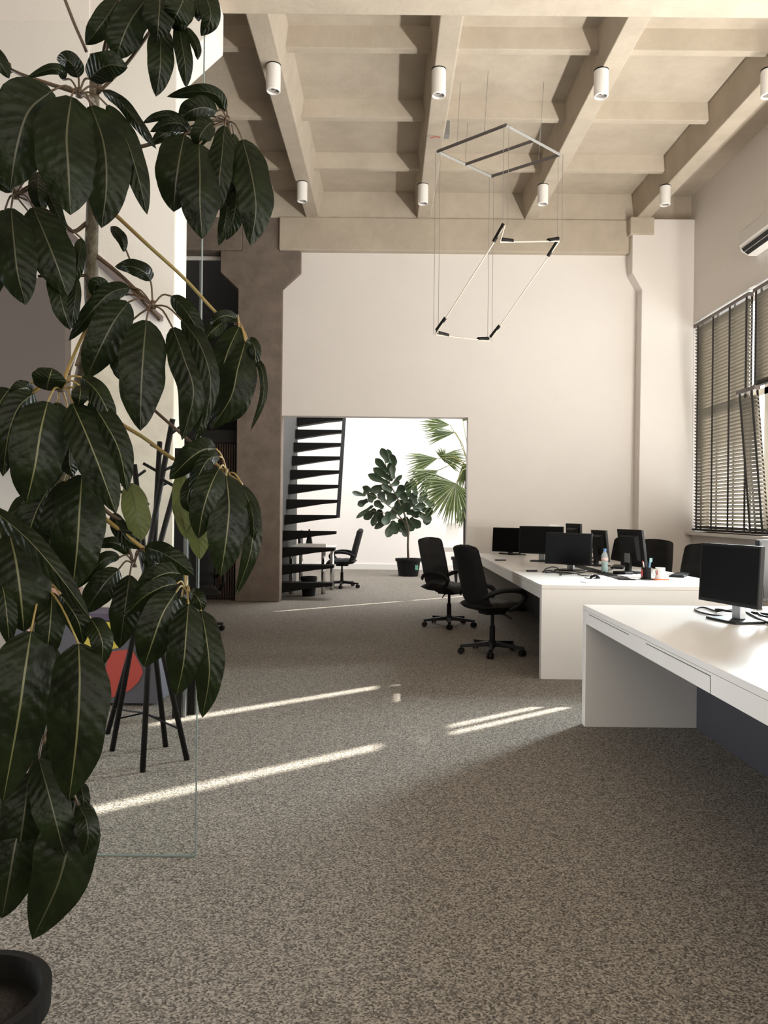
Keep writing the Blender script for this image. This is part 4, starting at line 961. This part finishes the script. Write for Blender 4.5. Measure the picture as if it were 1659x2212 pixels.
# clusters: hub (px,py,D), petiole route from the stem [(px,py,D)...], leaves [(points, width px, depth step, [olive])]
CL = [
 # 1 upper left crown
 ((171, 202, 1.44), [(203, 225, 1.52)], 'dark', [
   ([(112, 196), (62, 240), (36, 320), (22, 408)], 128, -.02), ([(154, 209), (144, 290), (148, 370), (152, 465)], 132, -.05), ([(197, 229), (224, 310), (230, 400), (219, 493)], 100, -.025),
   ([(232, 228), (272, 300), (298, 380), (318, 464)], 50, .0), ([(222, 196), (262, 222), (300, 270), (338, 322)], 27, .02), ([(193, 170), (215, 150), (240, 140), (276, 146)], 58, -.01), ([(169, 167), (160, 145), (145, 130), (122, 128)], 42, .01),
   ([(136, 172), (132, 152), (105, 150), (58, 168)], 22, .01)]),
 # 2 top, hub above the picture
 ((335, -60, 1.50), [(240, 60, 1.53), (213, 200, 1.54)], 'dark', [
   ([(262, -12), (235, 30), (210, 65), (185, 97)], 48, .02), ([(330, -20), (285, 40), (262, 90), (252, 128)], 72, .0), ([(345, -30), (345, 10), (342, 50), (340, 88)], 66, -.02), ([(350, 55), (347, 100), (346, 150), (337, 209)], 56, .01),
   ([(402, -20), (392, 10), (382, 30), (372, 50)], 62, -.01), ([(386, 40), (392, 90), (400, 140), (402, 190)], 36, .015), ([(412, 10), (400, 30), (385, 50), (372, 62)], 36, .02), ([(402, 60), (416, 82), (426, 105), (427, 130)], 20, .01),
   ([(432, -40), (448, 0), (455, 40), (434, 78)], 44, .02), ([(420, -25), (424, 5), (428, 28), (429, 47)], 24, .03), ([(300, -25), (290, 20), (285, 60), (290, 95)], 42, .03)]),
 # 3 right upper crown
 ((492, 262, 1.58), [(400, 290, 1.56), (300, 318, 1.56), (203, 340, 1.56)], 'dark', [
   ([(487, 240), (468, 206), (425, 197), (360, 209)], 30, .0), ([(468, 240), (440, 232), (410, 240), (385, 262)], 46, -.01), ([(402, 262), (372, 250), (340, 252), (308, 266)], 20, .01), ([(412, 292), (392, 268), (360, 268), (324, 285)], 26, -.02), ([(392, 285), (365, 285), (345, 295), (326, 312)], 24, -.01),
   ([(398, 292), (388, 340), (380, 395), (375, 458)], 92, -.05), ([(430, 312), (432, 380), (432, 440), (437, 517)], 90, -.065), ([(485, 272), (480, 330), (474, 390), (474, 455)], 52, -.04), ([(524, 302), (543, 375), (553, 450), (541, 531)], 78, -.03),
   ([(492, 420), (490, 455), (484, 490), (472, 531)], 28, -.01), ([(512, 390), (510, 440), (502, 480), (488, 519)], 40, .0), ([(460, 262), (445, 275), (432, 295), (430, 318)], 46, -.03), ([(505, 290), (500, 340), (495, 400), (500, 460)], 44, .02)]),
 # 4 left middle
 ((33, 422, 1.50), [(100, 404, 1.53), (150, 497, 1.55), (193, 478, 1.56)], 'dark', [
   ([(24, 450), (30, 520), (38, 590), (56, 659)], 86, -.04), ([(72, 448), (98, 510), (122, 570), (146, 640)], 92, -.02), ([(118, 560), (126, 620), (138, 670), (152, 713)], 46, .0), ([(166, 600), (163, 640), (158, 680), (151, 713)], 24, .01),
   ([(84, 372), (82, 400), (85, 430), (92, 462)], 40, .04), ([(96, 405), (115, 440), (128, 470), (142, 505)], 26, .03), ([(176, 515), (172, 545), (168, 575), (160, 620)], 28, .03), ([(24, 415), (10, 402), (-5, 395), (-25, 392)], 26, -.01), ([(10, 455), (-5, 520), (-12, 580), (-8, 640)], 60, .0)]),
 # 5 middle
 ((330, 660, 1.56), [(300, 632, 1.57), (255, 590, 1.565), (199, 545, 1.56)], 'dark', [
   ([(316, 692), (310, 760), (305, 840), (303, 931)], 98, -.045), ([(373, 708), (398, 775), (418, 850), (393, 951)], 70, -.03), ([(393, 692), (432, 745), (455, 825), (440, 925)], 42, -.02), ([(442, 835), (440, 875), (434, 915), (423, 951)], 32, .0),
   ([(371, 640), (396, 665), (420, 700), (438, 742)], 40, .01), ([(325, 606), (312, 588), (285, 576), (248, 576)], 36, -.01), ([(279, 621), (240, 632), (200, 670), (148, 737)], 42, .0), ([(277, 653), (246, 695), (215, 755), (186, 818)], 78, -.02),
   ([(250, 640), (225, 625), (208, 615), (200, 640)], 36, .02), ([(240, 490), (255, 505), (265, 520), (268, 545)], 24, .01), ([(246, 745), (250, 780), (255, 800), (258, 820)], 26, .02)]),
 # 6 left crown, middle
 ((131, 839, 1.44), [(150, 790, 1.5), (175, 735, 1.54), (206, 674, 1.57)], 'light', [
   ([(103, 868), (88, 930), (75, 1010), (57, 1087)], 112, -.05), ([(157, 872), (185, 935), (215, 1010), (251, 1110)], 86, -.035), ([(196, 866), (228, 915), (258, 975), (275, 1062)], 62, -.02), ([(101, 843), (104, 825), (109, 808), (113, 795)], 66, -.005),
   ([(72, 850), (40, 880), (18, 940), (6, 1030)], 64, -.01), ([(172, 833), (174, 845), (172, 860), (168, 878)], 36, -.02), ([(176, 815), (205, 840), (228, 878), (246, 925)], 44, .0), ([(125, 870), (122, 930), (115, 990), (105, 1060)], 66, .01), ([(20, 840), (0, 870), (-12, 910), (-14, 960)], 60, .01),
   ([(70, 845), (52, 838), (38, 845), (25, 870)], 34, .01), ([(150, 905), (150, 950), (150, 1000), (158, 1030)], 44, .03)]),
 # 7 left crown below
 ((162, 1008, 1.49), [(160, 960, 1.53), (152, 930, 1.57)], 'light', [
   ([(177, 1026), (172, 1100), (166, 1190), (156, 1276)], 108, -.02), ([(140, 1040), (122, 1100), (108, 1170), (98, 1240)], 54, .0), ([(112, 1045), (85, 1090), (66, 1140), (55, 1190)], 66, .02), ([(60, 1070), (50, 1110), (60, 1160), (70, 1200)], 60, .03)]),
 # 8 right, mid height
 ((490, 1022, 1.66), [(440, 985, 1.65), (387, 997, 1.64), (310, 945, 1.62), (250, 908, 1.6), (172, 845, 1.58)], 'light', [
   ([(466, 969), (438, 972), (405, 995), (366, 1036)], 56, -.03), ([(474, 986), (450, 992), (428, 1030), (412, 1074)], 36, -.04), ([(473, 1012), (455, 1050), (438, 1105), (428, 1164)], 64, -.06), ([(489, 1028), (495, 1095), (488, 1170), (476, 1246)], 84, -.05),
   ([(524, 1048), (544, 1110), (542, 1190), (510, 1286)], 40, -.02), ([(533, 1078), (543, 1100), (548, 1140), (546, 1176)], 18, -.03), ([(500, 1048), (510, 1055), (518, 1070), (520, 1096)], 26, -.01), ([(416, 1030), (408, 1060), (406, 1085), (414, 1108)], 34, -.02),
   ([(392, 1020), (390, 1070), (396, 1120), (404, 1166)], 38, .0, 1), ([(420, 1085), (426, 1125), (430, 1165), (432, 1209)], 50, .01, 1)]),
 # 9 right, upper middle
 ((512, 695, 1.70), [(475, 683, 1.69), (400, 603, 1.66), (320, 530, 1.62), (248, 463, 1.59), (201, 425, 1.56)], 'light', [
   ([(516, 706), (492, 760), (476, 815), (464, 862)], 62, -.03), ([(530, 738), (514, 795), (498, 860), (454, 928)], 74, -.045), ([(547, 770), (566, 800), (568, 860), (541, 931)], 17, -.02), ([(532, 738), (546, 742), (552, 765), (548, 800)], 26, -.02), ([(490, 690), (470, 705), (452, 722), (438, 748)], 34, .0),
   ([(515, 690), (490, 682), (470, 688), (455, 705)], 26, -.01), ([(540, 770), (535, 820), (515, 880), (480, 915)], 40, -.01)]),
 # 10 lower middle
 ((289, 1219, 1.60), [(275, 1170, 1.6), (265, 1130, 1.6), (225, 1100, 1.59), (140, 1010, 1.58)], 'dark', [
   ([(276, 1197), (255, 1176), (232, 1172), (200, 1183)], 26, .0), ([(258, 1204), (230, 1205), (200, 1232), (165, 1272)], 30, -.01), ([(256, 1230), (228, 1258), (205, 1290), (183, 1324)], 60, -.03), ([(280, 1243), (273, 1295), (266, 1345), (258, 1401)], 62, -.035),
   ([(282, 1044), (290, 1085), (300, 1130), (306, 1168)], 56, .02, 1), ([(313, 1184), (345, 1192), (385, 1215), (420, 1244)], 46, -.03), ([(246, 1108), (255, 1135), (275, 1165), (305, 1186)], 34, .01), ([(300, 1190), (312, 1200), (320, 1215), (318, 1240)], 20, .03)]),
 # 11 lower right
 ((402, 1277, 1.56), [(398, 1240, 1.57), (350, 1215, 1.58), (200, 1100, 1.58)], 'light', [
   ([(396, 1240), (360, 1238), (322, 1258), (292, 1300)], 50, -.01), ([(382, 1261), (350, 1268), (308, 1292), (266, 1334)], 44, -.03), ([(380, 1280), (352, 1325), (330, 1385), (311, 1441)], 84, -.05), ([(407, 1305), (402, 1370), (396, 1435), (381, 1505)], 76, -.06), ([(435, 1320), (447, 1385), (452, 1460), (437, 1551)], 66, -.045),
   ([(410, 1280), (422, 1285), (432, 1300), (436, 1322)], 32, -.02), ([(392, 1290), (396, 1330), (398, 1380), (402, 1420)], 50, -.01)]),
 # 12 lower left, nearest
 ((95, 1260, 1.36), [(90, 1290, 1.45), (88, 1330, 1.55)], 'light', [
   ([(67, 1364), (54, 1450), (38, 1560), (6, 1735)], 132, -.05), ([(170, 1391), (172, 1480), (165, 1600), (149, 1731)], 124, -.07), ([(196, 1336), (212, 1362), (222, 1395), (219, 1440)], 48, -.03), ([(-22, 1095), (60, 1165), (125, 1240), (195, 1336)], 46, -.06), ([(20, 1150), (35, 1215), (45, 1290), (52, 1365)], 128, -.01),
   ([(112, 1280), (110, 1330), (105, 1380), (98, 1430)], 58, .0), ([(130, 1285), (150, 1310), (170, 1345), (180, 1392)], 52, -.01), ([(0, 1240), (10, 1290), (16, 1340), (20, 1395)], 44, -.03), ([(90, 1380), (100, 1440), (110, 1500), (112, 1560)], 70, .02), ([(-30, 1090), (-5, 1140), (8, 1190), (10, 1250)], 60, .02)]),
 # 13 bottom
 ((95, 1600, 1.44), [(60, 1560, 1.5), (48, 1530, 1.57)], 'dark', [
   ([(84, 1640), (104, 1710), (122, 1780), (140, 1850)], 78, -.04), ([(164, 1722), (150, 1810), (125, 1910), (70, 2030)], 128, -.02), ([(48, 1765), (32, 1830), (18, 1910), (4, 1984)], 108, .0), ([(62, 1670), (55, 1740), (45, 1810), (38, 1880)], 96, .015), ([(172, 1690), (178, 1710), (180, 1735), (176, 1768)], 28, .02),
   ([(170, 1740), (186, 1770), (190, 1810), (180, 1850)], 46, -.03), ([(100, 1620), (95, 1680), (90, 1740), (90, 1800)], 60, .03), ([(110, 1560), (112, 1620), (115, 1680), (122, 1740)], 70, .02), ([(20, 1640), (5, 1700), (0, 1760), (10, 1840)], 70, .03)]),
 # 0 far left edge leaf
 ((19, 148, 1.50), [(60, 166, 1.49), (171, 202, 1.50), (203, 215, 1.54)], 'dark', [([(-60, 90), (-30, 110), (0, 135), (20, 170)], 40, .0)]),
]
for hub, route, tone, leaves in CL:
    hp = at(*hub)
    mbd = MB()
    for lf in leaves:
        pts, w, dd = lf[0], lf[1], lf[2]
        add_leaf(mbd, pts, w, hub[2] + dd, PO)
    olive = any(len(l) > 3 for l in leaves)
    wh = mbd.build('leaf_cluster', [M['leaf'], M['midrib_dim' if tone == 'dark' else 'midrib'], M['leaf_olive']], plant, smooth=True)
    if olive:       # backlit leaves: light coming through them put into a paler olive colour
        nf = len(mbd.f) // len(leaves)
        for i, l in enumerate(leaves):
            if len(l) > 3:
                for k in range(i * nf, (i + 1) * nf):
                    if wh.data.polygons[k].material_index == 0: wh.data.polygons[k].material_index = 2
    st = MB()
    R = [hp] + [at(*r) for r in route]
    if len(R) == 2: R = [R[0], (R[0] + R[1]) / 2 + Vector((0, 0, .004)), R[1]]
    rad = [.0030 + .0016 * i / 18 for i in range(19)]
    st.tube([p - PO for p in catmull(R, 18)], rad, 8, 1 if tone == 'dark' else 0)
    st.tube([hp - PO + Vector((0, 0, .010)), hp - PO - Vector((0, 0, .006))], [.004, .007], 8, 1)
    for lf in leaves:
        b = at(*lf[0][0], hub[2] + lf[2])
        if (b - hp).length > .16: b0 = b + (hp - b).normalized() * .10
        else: b0 = hp
        mid = (b0 + b) / 2 + Vector((0, 0, .012))
        st.tube([p - PO for p in catmull([b0, mid, b], 6)], .0019, 6, 1 if tone == 'dark' else 0)
    st.build('leaf_stalk', [M['stalk'], M['stalk_dark']], wh, smooth=True)
# bare leaf stalks
for pts in ([(133, -20, 1.52), (160, 50, 1.53), (187, 112, 1.54)], [(265, -20, 1.5), (247, 55, 1.5), (229, 112, 1.53)], [(330, 60, 1.50), (274, 137, 1.52), (210, 203, 1.54)], [(82, 597, 1.54), (140, 597, 1.55), (194, 594, 1.56)], [(208, 672, 1.55), (190, 715, 1.53), (165, 790, 1.5)], [(206, 680, 1.56), (172, 740, 1.55), (148, 808, 1.52)], [(345, 690, 1.57), (320, 665, 1.57), (280, 620, 1.57)], [(418, 960, 1.63), (372, 920, 1.62), (332, 885, 1.61)]):
    MB().tube([p - PO for p in catmull([at(*q) for q in pts], 10)], .0032, 8).build('bare_stalk', M['stalk_dark'], plant, smooth=True)

# ------------------------------------------------------------------ light
def area(name, loc, rot, sx, sy, power, c=(1, 1, 1), spread=PI):
    l = bpy.data.lights.new(name, 'AREA'); l.shape = 'RECTANGLE'; l.size = sx; l.size_y = sy; l.energy = power; l.color = c; l.spread = spread
    o = bpy.data.objects.new(name, l); col.objects.link(o); o.location = loc; o.rotation_euler = rot; return o
# daylight through the window band beyond the picture's right edge (area lamp added on the room side of the blinds, facing in)
DAY = (1.0, .965, .92)
area('daylight_window', (XR - .04, 2.2, 2.55), (0, math.radians(90), 0), 2.8, 9.5, 80, (.92, .96, 1))
# lamp added for an assumed open lower sash between the two desks
area('assumed_sash_daylight', (XR - .10, 7.8, 2.0), Vector((-4.3, -3.6, -2.0)).to_track_quat('-Z', 'Y').to_euler(), .8, 1.5, 185, (.82, .94, 1), math.radians(80))
# lamp added for cool light from the left; that wall has no window
area('assumed_daylight_left', (XL + .06, 3.4, 1.55), (0, math.radians(-90), 0), 1.6, 3.6, 135, (.93, .965, 1), math.radians(85))
area('daylight_far_room', (XR - .04, 14.6, 2.55), (0, math.radians(90), 0), 2.8, 5.0, 290, DAY)  # lamp added inside the far-room blinds, standing for daylight there
# overhead lamp added to brighten the far-room floor; no skylight there
area('overhead_fill_far_room', (.8, 14.4, 5.88), (0, 0, 0), 4.0, 4.4, 560, (.93, .97, 1))
# lamp added for daylight from behind the camera; the wall has no windows
area('assumed_daylight_front', (.75, YF + .05, 2.9), (math.radians(90), 0, 0), 6.3, 3.2, 360, (1, .905, .79))
# added lamp strip at sill height lights the ceiling; sunlit sill only assumed
area('assumed_sill_uplight', (XR - .10, 2.3, 1.11), (0, math.radians(180 - 28), 0), .14, 12.4, 960, (1, .955, .89))
sun = bpy.data.lights.new('sun', 'SUN'); sun.energy = 42; sun.angle = math.radians(.55); sun.color = (1, .93, .84)
so = bpy.data.objects.new('sun', sun); col.objects.link(so); so.location = (12, 14, 9)
so.rotation_euler = Vector((-.785, -.620, -.52)).to_track_quat('-Z', 'Y').to_euler()
w = bpy.data.worlds.new('sky'); sc.world = w; w.use_nodes = True
w.node_tree.nodes['Background'].inputs['Color'].default_value = (1, .985, .96, 1); w.node_tree.nodes['Background'].inputs['Strength'].default_value = 5.0

# ------------------------------------------------------------------ render look
sc.view_settings.view_transform = 'Standard'; sc.view_settings.look = 'None'; sc.view_settings.gamma = 1.0; sc.view_settings.exposure = -0.36
sc.view_settings.use_curve_mapping = False
sc.cycles.use_denoising = True
sc.cycles.max_bounces = 8; sc.cycles.diffuse_bounces = 5; sc.cycles.transparent_max_bounces = 16
sc.cycles.sample_clamp_indirect = 8
